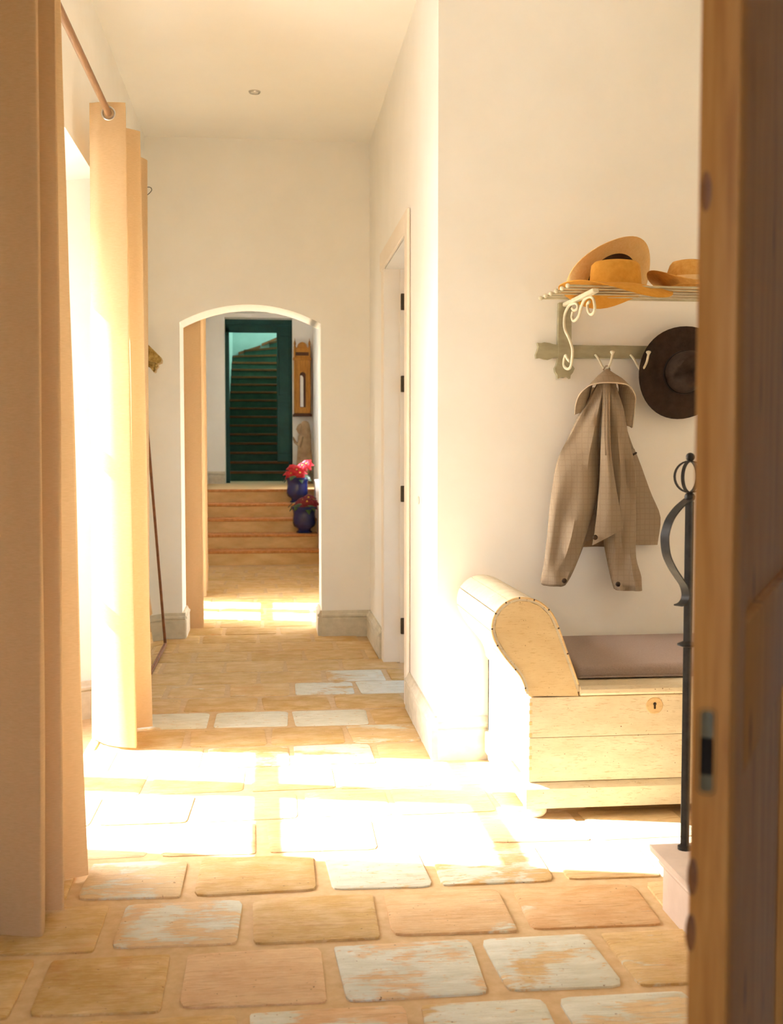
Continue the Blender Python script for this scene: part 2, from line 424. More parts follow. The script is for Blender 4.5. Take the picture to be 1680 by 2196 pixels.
# unseen wall behind the camera: wide opening added to let in sky fill
w = MB()
w.box((.7, -2.75, 0), (2.9, -2.6, ZC)); w.box((OUTX, -2.75, 2.9), (.7, -2.6, ZC)); w.box((OUTX, -2.75, 0), (-.74, -2.6, 2.9))
struct('wall_rear', w, 'plaster')
struct('wall_doorway', MB().box((.80, 1.80, 0), (2.75, 1.95, ZC)), 'plaster')
w = MB()  # unseen dark panels added to keep the open door's broad face dim
for i in range(11):
    w.box((1.25, -2.58+.398*i, .0), (1.28, -2.58+.398*i+.392, 2.3), .004)
w.box((1.24, -2.58, 2.3), (1.28, 1.795, 2.36), .004)
struct('wall_hall_shade_panels', w, 'shade_panel_wood', label='unseen dark wood panelling added behind the camera to dim the door face')
struct('wall_hall_shade_back', MB().box((1.28, -2.6, 0), (1.4, 1.80, ZC)), 'plaster')  # unseen wall added behind the panels, left pale above for door-top brightness
struct('ceiling', MB().box((OUTX, -2.75, ZC), (2.9, EB, ZC+.15)), 'ceiling')
struct('ceiling_far', MB().box((OUTX, EB, 3.02), (.9, FARY+.5, 3.2)), 'ceiling')

# ------------------------------------------------------------------ floor and its clay tiles
floor = struct('floor', MB().box((OUTX, -2.75, -.12), (2.9, 13.1, 0)), 'mortar')
def tile_mesh(i):
    r = random.Random(100+i); b = MB(); hw, hd = .5, .5
    def outline(ins, z):
        rr = random.Random(200+i); pts = []
        for (sx, sy) in ((-1, -1), (1, -1), (1, 1), (-1, 1)):
            jx, jy = rr.uniform(-.022, .022), rr.uniform(-.034, .018); ch = rr.uniform(.03, .12)
            cx, cy = sx*(hw+jx-ins), sy*(hd+jy-ins)
            a = (cx-sx*ch*.9, cy); c = (cx, cy-sy*ch); m = (cx-sx*ch*.22, cy-sy*ch*.24)
            pts += [c, m, a] if sx*sy > 0 else [a, m, c]
        order = pts[0:3]+pts[3:6]+pts[6:9]+pts[9:12]
        return [(x, y, z) for x, y in order]
    b.loft([outline(0, -.008), outline(.0, .0018), outline(.026, .0046)])
    bmesh.ops.recalc_face_normals(b.bm, faces=b.bm.faces)
    me = bpy.data.meshes.new('tile'); b.bm.to_mesh(me); b.bm.free(); me.materials.append(M_['tile'])
    for p in me.polygons: p.use_smooth = True
    me.set_sharp_from_angle(angle=math.radians(50))
    return me
TM = [tile_mesh(i) for i in range(10)]
PAINT = [(.08,2.33,.8),(.49,2.3,.85),(.76,2.29,.8),(-.18,2.37,.35),(.33,2.5,.85),(.65,2.48,.9),(.89,2.49,.55),(-.26,2.84,.8),(.46,2.83,.5),(.81,2.8,.6),(-.38,3.15,.75),(-.05,3.11,.4),(.28,3.11,1.),(.67,3.07,.75),(.49,4.65,.75),(-.4,5.04,.9),(-.08,5.03,1.05),(.3,5.01,1.05),(.12,5.33,.45),(-.31,5.67,.6),(-.01,5.66,.5),(.27,5.64,.9),(.57,5.61,1.05),(.47,5.94,.85),(.25,4.42,.85),(-.1,4.5,.75),(.94,3.67,.4),(.3,3.7,.6)]
HUE = {(0,2): .05, (-.36,2.53): .02, (-.03,2.53): .92, (.11,2.84): .12, (-.5,2.84): .05, (.46,2.84): .75, (.81,2.84): .8, (.95,2.53): .3}
JOINTS = {1: [-.40, -.056, .30, .61, .93], 2: [-.531, -.211, .142, .50, .80], 3: [-.396, -.057, .287, .635, 1.01], 4: [-.218, .148, .46, .812], 9: [-.64, -.52, -.285, -.18, .055, .155, .45], 11: [-.52, -.2, .12, .44], 10: [-.38, -.05, .29]}
JOINTS.update({9: [.0, .33, .66], 10: [-.60, -.25, .10, .455], 11: [-.40, -.04, .30], 12: [-.50, -.20, .12, .44], 13: [-.05, .29, .63]})
PITCH = .3105; n_tile = 0
for row in range(0, 32):
    y0 = 2.378 + (row-2)*PITCH; yc = y0+PITCH/2
    if yc > 11.9: break
    xmax = 1.95 if yc < 4.2 else (.645 if yc < EY else (.62 if yc > EB else .345))
    if 5.3 < yc < 6.3: xmax = .74
    xmin = XL if yc < EY else (XF if yc > EB else AX0)
    if yc > EB or yc < EY: pass
    r = random.Random(row*13+5)
    js = JOINTS.get(row)
    if js is None: js = [(-.06 if row % 2 else .11) + r.uniform(-.05, .05)]
    js = list(js)
    while js[0] > xmin: js.insert(0, js[0]-.335-r.uniform(-.03, .03))
    while js[-1] < xmax: js.append(js[-1]+.335+r.uniform(-.03, .03))
    for a, b in zip(js, js[1:]):
        a2, b2 = max(a, xmin), min(b, xmax)
        if b2-a2 < .06: continue
        o = bpy.data.objects.new('tile', TM[r.randrange(10)]); COL.objects.link(o); o.parent = floor
        xc = (a2+b2)/2; g = .034 if row < 6 else .024
        o.location = (xc, yc+r.uniform(-.004, .004), r.uniform(-.0012, .0012)+(.0035 if row < 5 else 0))
        o.scale = (b2-a2-g, PITCH-g-.002, 1.0); o.rotation_euler = (0, 0, r.uniform(-.008, .008))
        p = r.choice([-.1, 0, .1, .15, .2, .3]); h = r.random()
        for px, py, v in PAINT:
            if a2 <= px < b2 and y0 <= py < y0+PITCH: p = v
        for (hx, hy), v in HUE.items():
            if a2 <= hx < b2 and y0 <= hy < y0+PITCH:
                h = v
                if v < .1 or v > .9: p = min(p, .0)
        if row > 8: h = h*.3
        o['paint'] = float(p); o['hue'] = float(h); n_tile += 1
print('tiles', n_tile)

# ------------------------------------------------------------------ skirting of grey stone
SKP = [(0, 0), (.024, 0), (.024, .118), (.019, .124), (.027, .132), (.027, .142), (.017, .150), (.010, .168), (0, .168)]
def skirting(name, p0, p1, nrm, z=0.0, mat='stone_base'):
    p0, p1, nr = Vector((p0[0], p0[1])), Vector((p1[0], p1[1])), Vector(nrm)
    rings = []
    for p in (p0, p1):
        rings.append([(p.x+nr.x*d, p.y+nr.y*d, z+h) for d, h in SKP])
    return struct(name, MB().loft(rings), mat)
skirting('baseboard_alcove', (XR-.024, CY), (.88, CY), (0, -1))
skirting('baseboard_right', (XR, CY-.024), (XR+.007, 5.16), (-1, 0))
skirting('baseboard_right_far', (.66, 6.40), (.66, EY), (-1, 0))
skirting('baseboard_back_right', (AX1-.0, EY), (.66, EY), (0, -1))
skirting('baseboard_back_left', (XL, EY), (AX0+.02, EY), (0, -1))
skirting('baseboard_arch_left', (AX0, EY-.0), (AX0, EB), (1, 0))
skirting('baseboard_arch_right', (AX1, EY), (AX1, EB), (-1, 0))
skirting('baseboard_left', (XL, 5.18), (XL, EY), (1, 0))
skirting('baseboard_left_near', (XL, -2.5), (XL, 3.15), (1, 0))
d = Vector((-1.06-XL, 4.97-5.18)).normalized()
skirting('baseboard_jamb', (XL, 5.18), (-1.06, 4.97), (-d.y*-1 if False else d.y, -d.x) if (-d.x) < 0 else (-d.y, d.x))
skirting('baseboard_landing_left', (XF, 13.1), (XF, FARY), (1, 0), .745)
skirting('baseboard_landing', (XF, FARY), (-.552, FARY), (0, -1), .745)
skirting('baseboard_landing_right', (.354, FARY), (.625, FARY), (0, -1), .745)

# ------------------------------------------------------------------ windows (two glazed leaves each)
def window(name, y0, y1, z0, z1, zh, bars, label, x=-1.1):
    t = sempty(name, (x, (y0+y1)/2, z0), label)
    f = MB(); ym = (y0+y1)/2
    f.box((x-.03, y0, z0), (x+.04, y0+.05, zh)); f.box((x-.03, y1-.05, z0), (x+.04, y1, zh)); f.box((x-.03, y0+.05, z1), (x+.04, y1-.05, zh))
    f.build('window_frame', 'window_paint', t, 0)
    for a, b in ((y0+.05, ym), (ym, y1-.05)):
        l = MB(); st = .08
        zb = z0+(.30 if z0 < .1 else .06)
        l.box((x-.02, a, z0), (x+.02, a+st, z1)); l.box((x-.02, b-st, z0), (x+.02, b, z1))
        l.box((x-.02, a+st, z0), (x+.02, b-st, zb)); l.box((x-.02, a+st, z1-.05), (x+.02, b-st, z1))
        lf = l.build('casement', 'window_paint', t, 0)
        for zb2 in bars:
            MB().box((x-.016, a+st, zb2-.029), (x+.016, b-st, zb2+.029)).build('glazing_bar', 'window_paint', lf, 0)
        zz = [zb]+list(bars)+[z1-.05]
        for q0, q1 in zip(zz, zz[1:]):
            MB().box((x-.003, a+st, q0), (x+.003, b-st, q1)).build('pane', 'glass', lf, 0)
    return t
window('window_1', 3.41, 4.99, 0, 2.18, 2.36, (.935, 1.547), 'white glazed double door behind the linen curtains')
window('window_2', 8.08, 9.27, 0, 2.12, 2.3, (.935, 1.547), 'white glazed double door beyond the arch')
window('window_3', 13.0, 14.0, 2.0, 2.75, 2.8, (), 'small high window over the landing')

# ------------------------------------------------------------------ corridor doorway (right)
t = sempty('door_2', (.76, 6.31, 0), 'pale door standing open into the side room')
f = MB(); f.box((.80, 6.255, .01), (1.62, 6.295, 2.185), .004); f.build('door_leaf', 'trim', t, 30)
tr = MB()
tr.box((.648, 6.292, 0), (.752, 6.40, 2.30), .004)
struct('trim_1', tr, 'trim', label='painted door jamb at the far side of the doorway')
tr = MB(); tr.box((.742, 6.284, 0), (.80, 6.312, 2.2))
struct('trim_2', tr, 'trim')
tr = MB(); tr.box((.640, 5.16, 0), (.655, 5.262, 2.30), .004); tr.box((.640, 5.262, 2.2), (.655, 6.40, 2.30), .004)
struct('trim_3', tr, 'trim', label='flat painted casing around the doorway')
for z in (2.02, 1.567, .955, .21):
    MB().box((.745, 6.27, z-.045), (.772, 6.288, z+.045), .003).build('hinge', 'hinge_iron', t)
o = MB().lathe([(.002, 0), (.016, 0), (.018, .003), (.012, .007), (.002, .008)], n=20, fn=lambda p: Vector((-p.z, p.x, p.y))).build('wall_plate', 'trim')
o.location = (XR+.003, 4.84, .983); tag(o, 'small round pale plate on the corridor wall near its corner', 'wall plate')

# ------------------------------------------------------------------ steps up to the landing
NY = [11.85, 12.14, 12.43, 12.72, 13.05]
st = thing('steps', (-.05, 12.4, 0), 'flight of five ochre steps with clay tile edges beyond the arch', 'steps')
for k in range(5):
    y1 = NY[k+1] if k < 4 else 13.10
    z = .15*(k+1)
    sp = MB().box((XF+.004, NY[k], 0), (.545, y1+.01, z-.028)).build('step', 'step_riser', st, 0)
    MB().box((XF+.004, NY[k]-.012, z-.028), (.545, y1+(.01 if k < 4 else .0), z), .004).build('step_edge', 'step_edge', sp)
MB().prism([(11.85, 0), (13.1, .70), (13.1, .86), (12.95, .86), (11.7, .17), (11.7, 0)], 'x', .545, .621).build('stringer', 'pink_stone', st, 0)
struct('floor_landing', MB().box((OUTX, 13.1, .5), (.8, 17.3, .748)), 'step_riser')

# ------------------------------------------------------------------ dark green doorway and winding stair behind it
struct('wall_stair_left', MB().box((-.75, FARY+.5, .5), (-.60, 21.5, 5)), 'teal_wall')
struct('wall_stair_right', MB().box((1.3, FARY+.5, .5), (1.45, 21.5, 5)), 'teal_wall')
struct('wall_stair_end', MB().box((-.75, 20.9, .5), (1.45, 21.05, 5)), 'teal_wall')
w = MB(); w.box((.8, FARY+.4, .5), (1.45, FARY+.5, 5)); w.box((-.75, FARY+.4, 3.2), (.8, FARY+.5, 5))
struct('wall_stair_front', w, 'teal_wall')
w = MB(); w.box((-.75, FARY+.4, 5), (1.45, 18.9, 5.1)); w.box((-.75, 20.9, 5), (1.45, 21.65, 5.1))
struct('ceiling_stair', w, 'teal_wall')
t = sempty('door_3', (-.1, 15.75, .748), 'dark green door frame with its leaf folded back on the right')
f = MB(); f.box((-.552, 15.62, .748), (-.50, 15.70, 2.86)); f.box((.30, 15.62, .748), (.354, 15.70, 2.86)); f.box((-.552, 15.62, 2.80), (.354, 15.70, 2.90)); f.box((-.552, 15.6, 2.90), (.354, 15.72, 2.97))
f.build('door_frame', 'teal', t, 0)
lf = MB()
lf.box((.145, 15.60, 1.04), (.345, 15.635, 2.86), .004)
lf.box((.175, 15.59, 1.15), (.315, 15.605, 1.85), .003); lf.box((.175, 15.59, 1.95), (.315, 15.605, 2.75), .003)
leaf = lf.build('door_leaf', 'teal', t)
for z in (2.55, 2.2, 1.35): MB().box((.338, 15.575, z-.03), (.352, 15.603, z+.03)).build('hinge', 'black_iron', t, 0)
st = thing('winding_staircase', (0, 18, .748), 'wooden winding staircase with green risers inside the dark green doorway', 'staircase')
z0 = .748; RI, RU = .142, .26
for k in range(13):
    y = 16.6+RU*k; z = z0+RI*(k+1)
    s_ = MB().box((-.59, y, z-RI), (1.29, y+RU+.02, z-.035)).build('step', 'riser_teal', st, 0)
    MB().box((-.59, y-.025, z-.035), (1.29, y+RU, z), .004).build('tread', 'tread_wood', s_)
PX_, PY_ = .42, 20.0
WE = [(-.59, 20.0), (-.59, 20.42), (-.40, 20.88), (.06, 20.88), (.42, 20.88)]
for k in range(4):
    A, B = WE[k], WE[k+1]; z = z0+RI*(14+k); poly = [(PX_, PY_), A] + ([(-.59, 20.88)] if k == 1 else []) + [B]
    s_ = MB().prism(poly, 'z', z-RI, z-.035).build('winder', 'riser_teal', st, 0)
    MB().prism([(PX_, PY_-.02), (A[0], A[1]-.02)] + poly[2:], 'z', z-.035, z).build('tread', 'tread_wood', s_, 0)
for (xa, za), (xb, zb_) in (((-.50, 2.93), (-.10, 3.06)), ((-.08, 3.09), (.42, 3.30))):
    MB().prism([(xa, za), (xb, zb_), (xb, zb_+.045), (xa, za+.045)], 'y', 20.86, 20.895).build('string_board', 'tread_wood', st, 0)

# ------------------------------------------------------------------ curtains
def curtain(name, label, bot, top, zb, zt, rodx, rings, k=7, wob=.004):
    cb = catmull([(x, y, 0) for x, y in bot], k); ct = catmull([(x, y, 0) for x, y in top], k)
    b = MB(); rows = []; n = 26
    for i in range(n+1):
        s = i/n; z = zb+(zt-zb)*s; e = s**.85; row = []
        for j, (p, q) in enumerate(zip(cb, ct)):
            c = p.lerp(q, e); nz = noise.noise(Vector((j*.21, s*3.1, len(bot)*1.7)))
            row.append((c.x+wob*nz, c.y+wob*nz, z+(.006*noise.noise(Vector((j*.15, 0, 3.3))) if i == 0 else 0)))
        rows.append(row)
    b.grid(rows)
    mid = cb[len(cb)//2]
    t = thing(name, (mid.x, mid.y, zb), label, 'curtain')
    b.build('fabric', 'linen', t, 180)
    for (gx, gy, gz, ang) in rings:
        g = MB(); R_, r_ = .024, .006; c = Vector((gx, gy, gz)); rr = []
        ax = Vector((math.cos(ang), math.sin(ang), 0)); nr = Vector((-math.sin(ang), math.cos(ang), 0))
        for a in range(20):
            A = 2*PI*a/20; dirv = ax*math.cos(A)+Vector((0, 0, 1))*math.sin(A)
            rr.append([c+dirv*(R_+r_*math.cos(2*PI*m/6))+nr*r_*math.sin(2*PI*m/6) for m in range(6)])
        rr.append(rr[0]); g.loft(rr, True, False); g.build('grommet', 'steel', t, 180)
    return t
RX, RZ = -.6, 2.50
nb = [(-.735, 2.86), (-.66, 2.812), (-.572, 2.788), (-.552, 2.80), (-.566, 2.86), (-.64, 2.925), (-.66, 2.945), (-.60, 2.94), (-.540, 2.937), (-.532, 2.955), (-.56, 3.02), (-.645, 3.09), (-.63, 3.13), (-.56, 3.155), (-.512, 3.178), (-.508, 3.195), (-.54, 3.26), (-.66, 3.34)]
nt = [(-.70, 2.86), (-.645, 2.812), (-.545, 2.788), (-.53, 2.80), (-.55, 2.86), (-.63, 2.925), (-.65, 2.945), (-.60, 2.94), (-.525, 2.937), (-.515, 2.955), (-.56, 3.02), (-.655, 3.09), (-.65, 3.13), (-.60, 3.155), (-.55, 3.178), (-.545, 3.195), (-.58, 3.26), (-.66, 3.34)]
curtain('linen_curtain', 'nearest floor length tan linen curtain at the left edge', nb, nt, .012, 2.55, RX,
        [(RX, 2.80, RZ, -.25), (RX, 2.90, RZ, 2.4), (RX, 2.94, RZ, 0.1), (RX, 3.05, RZ, 2.3), (RX, 3.155, RZ, .4), (RX, 3.28, RZ, 2.3)])
fb = [(-.725, 4.72), (-.64, 4.60), (-.545, 4.553), (-.525, 4.562), (-.545, 4.64), (-.64, 4.76), (-.645, 4.80), (-.57, 4.86), (-.505, 4.885), (-.500, 4.91), (-.54, 4.98), (-.64, 5.08), (-.64, 5.12), (-.57, 5.19), (-.54, 5.24), (-.58, 5.3), (-.66, 5.36)]
ft = [(-.675, 4.56), (-.63, 4.545), (-.548, 4.54), (-.538, 4.555), (-.555, 4.64), (-.655, 4.76), (-.65, 4.82), (-.59, 4.88), (-.530, 4.93), (-.528, 4.955), (-.57, 5.03), (-.65, 5.14), (-.65, 5.22), (-.60, 5.30), (-.545, 5.42), (-.58, 5.5), (-.66, 5.54)]
curtain('linen_curtain', 'sunlit tan linen curtain with a steel eyelet on the far side of the bright window', fb, ft, .012, 2.542, RX,
        [(RX, 4.545, RZ, 0.0), (RX, 4.70, RZ, 2.2), (RX, 4.87, RZ, .7), (RX, 5.08, RZ, 2.2), (RX, 5.30, RZ, 1.1)])
r2 = -.56
b2 = [(-.66, 7.72), (-.60, 7.64), (-.50, 7.62), (-.436, 7.615), (-.43, 7.64), (-.47, 7.72), (-.56, 7.78), (-.50, 7.84), (-.46, 7.87), (-.52, 7.93), (-.62, 7.98)]
t2 = [(-.66, 7.72), (-.61, 7.64), (-.53, 7.62), (-.436, 7.615), (-.43, 7.64), (-.47, 7.72), (-.57, 7.78), (-.53, 7.84), (-.47, 7.87), (-.54, 7.93), (-.63, 7.98)]
curtain('linen_curtain', 'tan linen curtain just inside the arch', b2, t2, .012, 2.5, r2, [(r2, 7.63, 2.46, 0.0), (r2, 7.78, 2.46, .5)])
b3 = [(-.66, 9.32), (-.58, 9.24), (-.505, 9.25), (-.50, 9.30), (-.58, 9.42), (-.64, 9.5), (-.57, 9.58), (-.505, 9.64), (-.52, 9.74), (-.64, 9.82)]
curtain('linen_curtain', 'tan linen curtain hanging beyond the first one inside the arch', b3, b3, .012, 2.5, r2, [(r2, 9.245, 2.46, 0.0), (r2, 9.60, 2.46, .7)])
def rod(x, z, y0, y1, label, xw):
    t = thing('curtain_rod', (x, (y0+y1)/2, z), label, 'curtain rod')
    MB().tube([(x, y0, z), (x, y1, z)], .0125, 12).build('pole', 'oak_rod', t)
    for y in (y0+.12, y1-.08):
        MB().tube([(xw, y, z), (x-.013, y, z)], .008, 8).build('bracket', 'oak_rod', t)
    for y, s in ((y0, -1), (y1, 1)): MB().sphere((x, y+s*.012, z), .02, 12).build('finial', 'oak_rod', t)
rod(RX, RZ, 2.25, 5.66, 'brown wooden curtain rod running along the left wall', XL)
rod(r2, 2.46, 7.60, 9.95, 'wooden curtain rod behind the arch', XF)

# ------------------------------------------------------------------ left wall: leaning mirror, gilt bracket, wire hook
t = thing('leaning_mirror', (-.62, 6.5, 0), 'tall frameless-looking mirror with thin brown edge leaning on the left wall behind the curtain', 'mirror')
t['label'] = 'tall mirror with a thin brown frame leaning against the left wall'
L = 1.86; ang = math.atan((XL+.612+.0)/-1.8 if False else .0705)
rot = Matrix.Rotation(-ang, 3, 'Y'); piv = (-.612, 0, .008)
def lean(mb): 
    for v in mb.bm.verts: v.co = rot @ (v.co-Vector(piv)) + Vector(piv)
    return mb
ya, yb, x0 = 6.05, 6.955, -.612
f = MB(); f.box((x0-.022, ya, .008), (x0, ya+.022, L), .003); f.box((x0-.022, yb-.022, .008), (x0, yb, L), .003)
f.box((x0-.022, ya+.022, .008), (x0, yb-.022, .030), .003); f.box((x0-.022, ya+.022, L-.022), (x0, yb-.022, L), .003)
lean(f).build('frame', 'frame_brown', t)
lean(MB().box((x0-.016, ya+.02, .028), (x0-.008, yb-.02, L-.02))).build('mirror_glass', 'mirror', t, 0)
t = thing('gilt_bracket', (XL, 6.98, 1.75), 'carved gilt wall bracket showing beside the far curtain edge', 'wall bracket')
b = MB(); b.prism([(XL, 1.868), (-.635, 1.762), (-.628, 1.745), (-.632, 1.728), (-.652, 1.722), (XL, 1.745)], 'y', 6.98, 7.09)
b.build('top_scroll', 'gilt', t, 0)
b = MB(); b.prism([(XL, 1.75), (-.652, 1.725), (-.650, 1.705), (-.662, 1.69), (-.667, 1.672), (-.675, 1.668), (-.70, 1.70), (XL, 1.715)], 'y', 7.0, 7.07)
b.build('lower_scroll', 'gilt', t, 0)
for (x, z, r) in ((-.645, 1.742, .014), (-.663, 1.716, .011), (-.668, 1.695, .010), (-.673, 1.677, .008)):
    MB().sphere((x, 7.0, z), r, 10, (1, 1.2, 1)).build('carved_leaf', 'gilt', t)
t = thing('wire_hook', (XL, 7.1, 2.77), 'thin dark wire hook bent into a loop high on the left wall', 'hook')
MB().tube(catmull([(XL, 7.1, 2.796), (-.724, 7.1, 2.796), (-.695, 7.1, 2.796), (-.686, 7.1, 2.782), (-.696, 7.1, 2.765), (-.718, 7.1, 2.747), (XL, 7.1, 2.74)], 5), .0022, 6).build('wire', 'dark_iron', t, 180)
MB().sphere((-.716, 7.1, 2.772), .004, 8).build('wire_end', 'dark_iron', t)

# ------------------------------------------------------------------ ceiling downlight
t = thing('downlight', (-.053, 6.29, ZC), 'small round recessed downlight in the corridor ceiling', 'downlight')
MB().lathe([(.024, ZC), (.024, ZC-.006), (.027, ZC-.010), (.031, ZC-.006), (.033, ZC)], (-.053, 6.29, 0), 28).build('bezel', 'steel', t)
MB().lathe([(.001, ZC-.002), (.024, ZC-.003), (.024, ZC-.0005), (.001, ZC-.0005)], (-.053, 6.29, 0), 24).build('lens', 'lens', t)

# ------------------------------------------------------------------ hat rack on the chest wall
SZ = 1.762
t = thing('hat_rack', (1.6, CY, 1.55), 'grey green wall rack with a slatted hat shelf and iron scroll bracket', 'hat rack')
XE = 2.12
vb = [(1.114, 1.762), (1.163, 1.762), (1.164, 1.55), (1.168, 1.525), (1.177, 1.512), (1.171, 1.497), (1.162, 1.486), (1.160, 1.473), (1.150, 1.481), (1.137, 1.477), (1.124, 1.480), (1.111, 1.472), (1.110, 1.487), (1.102, 1.499), (1.100, 1.513), (1.107, 1.526), (1.112, 1.55)]
MB().prism(vb, 'y', 4.258, 4.283).build('vertical_board', 'sage_board', t, 0)
hb = [(1.113, 1.602), (1.095, 1.604), (1.078, 1.609), (1.058, 1.611), (1.045, 1.608), (1.032, 1.609), (1.036, 1.594), (1.033, 1.580), (1.026, 1.564), (1.027, 1.550), (1.045, 1.552), (1.060, 1.546), (1.076, 1.545), (1.095, 1.552), (1.113, 1.553)]
MB().prism(hb, 'y', 4.262, 4.283).build('board_end', 'sage_board', t, 0)
MB().box((1.163, 4.266, 1.552), (XE, 4.283, 1.602), .002).build('hook_board', 'sage_board', t)
for i in range(6):
    y = 4.205-.066*i; xa = 1.033+.003*i
    r_ = MB().tube([(xa, y, SZ+.008), (XE+.06, y, SZ+.008)], .0042, 8).build('rail', 'rail_paint', t)
    MB().sphere((xa-.004, y, SZ+.008), .0085, 12).build('rail_ball', 'cream_iron', r_)
MB().box((1.128, 3.86, SZ-.016), (1.152, 4.26, SZ), .003).build('side_bar', 'cream_iron', t)
MB().box((XE-.02, 3.86, SZ-.016), (XE, 4.283, SZ), .003).build('side_bar', 'cream_iron', t)
sc1 = [(1.135,4.175,1.532),(1.132,4.199,1.544),(1.13,4.216,1.558),(1.129,4.233,1.545),(1.129,4.234,1.52),(1.133,4.199,1.506),(1.136,4.161,1.514),(1.137,4.145,1.559),(1.136,4.149,1.584),(1.133,4.181,1.62),(1.129,4.222,1.653),(1.128,4.234,1.683),(1.128,4.222,1.716),(1.132,4.181,1.74),(1.137,4.128,1.743),(1.14,4.093,1.733),(1.14,4.096,1.719),(1.137,4.128,1.717),(1.135,4.149,1.727)]
sc2 = [(1.136,4.143,1.714),(1.135,4.149,1.693),(1.137,4.128,1.678),(1.141,4.081,1.689),(1.143,4.052,1.722),(1.145,4.017,1.742),(1.148,3.964,1.745),(1.15,3.923,1.731),(1.151,3.908,1.694),(1.15,3.941,1.68),(1.148,3.976,1.694),(1.147,3.988,1.72),(1.148,3.964,1.728)]
MB().tube(catmull(sc1, 5), .0055, 8).build('scroll', 'cream_iron', t, 180)
MB().tube(catmull(sc2, 5), .0055, 8).build('scroll', 'cream_iron', t, 180)
for x in (1.285, 1.425, 1.60, 1.78, 1.95):
    h = MB().tube(catmull([(x-.026, 4.264, 1.566), (x-.016, 4.245, 1.545), (x-.008, 4.222, 1.516), (x+.002, 4.204, 1.507), (x+.011, 4.186, 1.53), (x+.016, 4.178, 1.562)], 5), .0045, 8).build('hook', 'cream_iron', t, 180)
    MB().lathe([(.004, 0), (.0055, .004), (.010, .012), (.008, .016), (.001, .018)], (x+.016, 4.178, 1.558), 12).build('hook_knob', 'cream_iron', h)

# ------------------------------------------------------------------ hats
def hat(name, label, mat, band_mat, Rb, rc, hc, pos, axis_rot, brim=None, post=None, crown=None, sy=1.0, band=(.0, .03), taper=.92, inner=None):
    n = 48; th = .003
    prof = [(.004, hc), (rc*taper*.55, hc+.001), (rc*taper*.86, hc-.004), (rc*taper, hc-.016), (rc*.97, hc*.5), (rc, .012), (rc+.006, .003)]
    m = 7
    prof += [(rc+.006+(Rb-rc-.006)*i/m, 0) for i in range(1, m+1)]
    under = [(Rb, -th)]+[(rc+.004+(Rb-rc-.004)*i/m, -th) for i in range(m-1, 0, -1)]+[(rc-.002, 0.0), (rc*.94, hc*.5), (rc*taper-.006, hc-.02), (rc*taper*.5, hc-.006), (.004, hc-.006)]
    b = MB(); rings = []
    for r, z in prof+under:
        ring = []
        for k in range(n):
            a = 2*PI*k/n; p = Vector((r*math.cos(a), r*math.sin(a)*sy, z))
            if brim and r > rc+.005: p.z += brim(a, (r-rc)/(Rb-rc))
            if crown and r <= rc*1.0 and z > hc*.3: p = crown(p, a, r/rc)
            ring.append(p)
        rings.append(ring)
    X = Matrix.Translation(pos) @ axis_rot.to_4x4()
    def fin(p):
        q = X @ p
        return post(q) if post else q
    b.loft([[fin(p) for p in r] for r in rings])
    t = thing(name, pos, label, 'hat')
    b.build('felt' if 'felt' in mat else 'straw_body', mat, t, 60)
    if inner:
        lb = MB(); rr = []
        for r, z in ((rc*.985-.002, .001), (rc*.93, hc*.5), (rc*taper-.010, hc-.024), (rc*taper*.5, hc-.010), (.004, hc-.010), (.004, hc-.008), (rc*taper*.5, hc-.008), (rc*taper-.008, hc-.021), (rc*.935, hc*.5), (rc*.985, .001)):
            rr.append([fin(Vector((r*math.cos(2*PI*k/n), r*math.sin(2*PI*k/n)*sy, z))) for k in range(n)])
        lb.loft(rr+[rr[0]], True, False); lb.build('sweatband', inner, t, 60)
    if band_mat:
        z0, z1 = band; bb = MB(); rr = []
        for (r, z) in ((rc*.995+.0005, z0), (rc*.995+.003, z0), (rc*.985+.003, z1), (rc*.985, z1)):
            ring = []
            for k in range(n):
                a = 2*PI*k/n; p = Vector((r*math.cos(a), r*math.sin(a)*sy, z))
                if crown and z > hc*.3: p = crown(p, a, 1.0)
                ring.append(fin(p))
            rr.append(ring)
        bb.loft(rr+[rr[0]], True, False); bb.build('hat_band', band_mat, t, 60)
    return t
I3 = Matrix.Identity(3)
# front orange hat: wide floppy brim drooping over the front and back of the shelf
TOPZ = SZ+.0138
def brim_or(a, s):
    front = max(0, -math.sin(a)); back = max(0, math.sin(a)); fr = max(0, math.cos(a-math.radians(-62)))
    return .014 - .05*s*s*fr**2 - .052*s*s*back**3*max(0, math.cos(a-math.radians(95))) + .006*math.sin(2*a+.5)*s
hat('wide_brim_hat', 'orange felt hat with a wide drooping brim lying at the front of the shelf', 'orange_felt', None, .205, .094, .104, (1.252, 3.995, TOPZ-.002), I3, brim=brim_or, sy=.9, taper=.93)
# straw hat leaning on its crown
def post_st(q):
    zf = TOPZ+.030
    if q.z < zf:
        e = zf-q.z; return Vector((q.x, min(4.27, max(4.105, q.y)+e*.12), zf-e*.06))
    return Vector((q.x, min(q.y, 4.272), q.z))
ax = Vector((-.30, .80, .52)).normalized(); q0 = Vector((0, 0, 1)).rotation_difference(ax).to_matrix()
hat('straw_hat', 'pale straw hat tipped up with its dark opening showing behind the orange hat', 'straw', 'band_dark', .182, .108, .07, (1.288, 4.155, 1.834), q0, brim=lambda a, s: .028*s*s*math.cos(2*a), post=post_st, band=(.002, .02), taper=.8, inner='hat_lining')
# right straw hat with cream band
q1 = Matrix.Rotation(math.radians(4), 3, 'Y')
hat('straw_hat', 'golden straw hat with a cream ribbon at the right end of the shelf', 'straw_gold', 'band_cream', .150, .082, .095, (1.535, 4.02, TOPZ+.017), I3, brim=lambda a, s: .052*s*max(0, -math.cos(a))**2+.004, sy=1.0, band=(.008, .034), taper=.84)
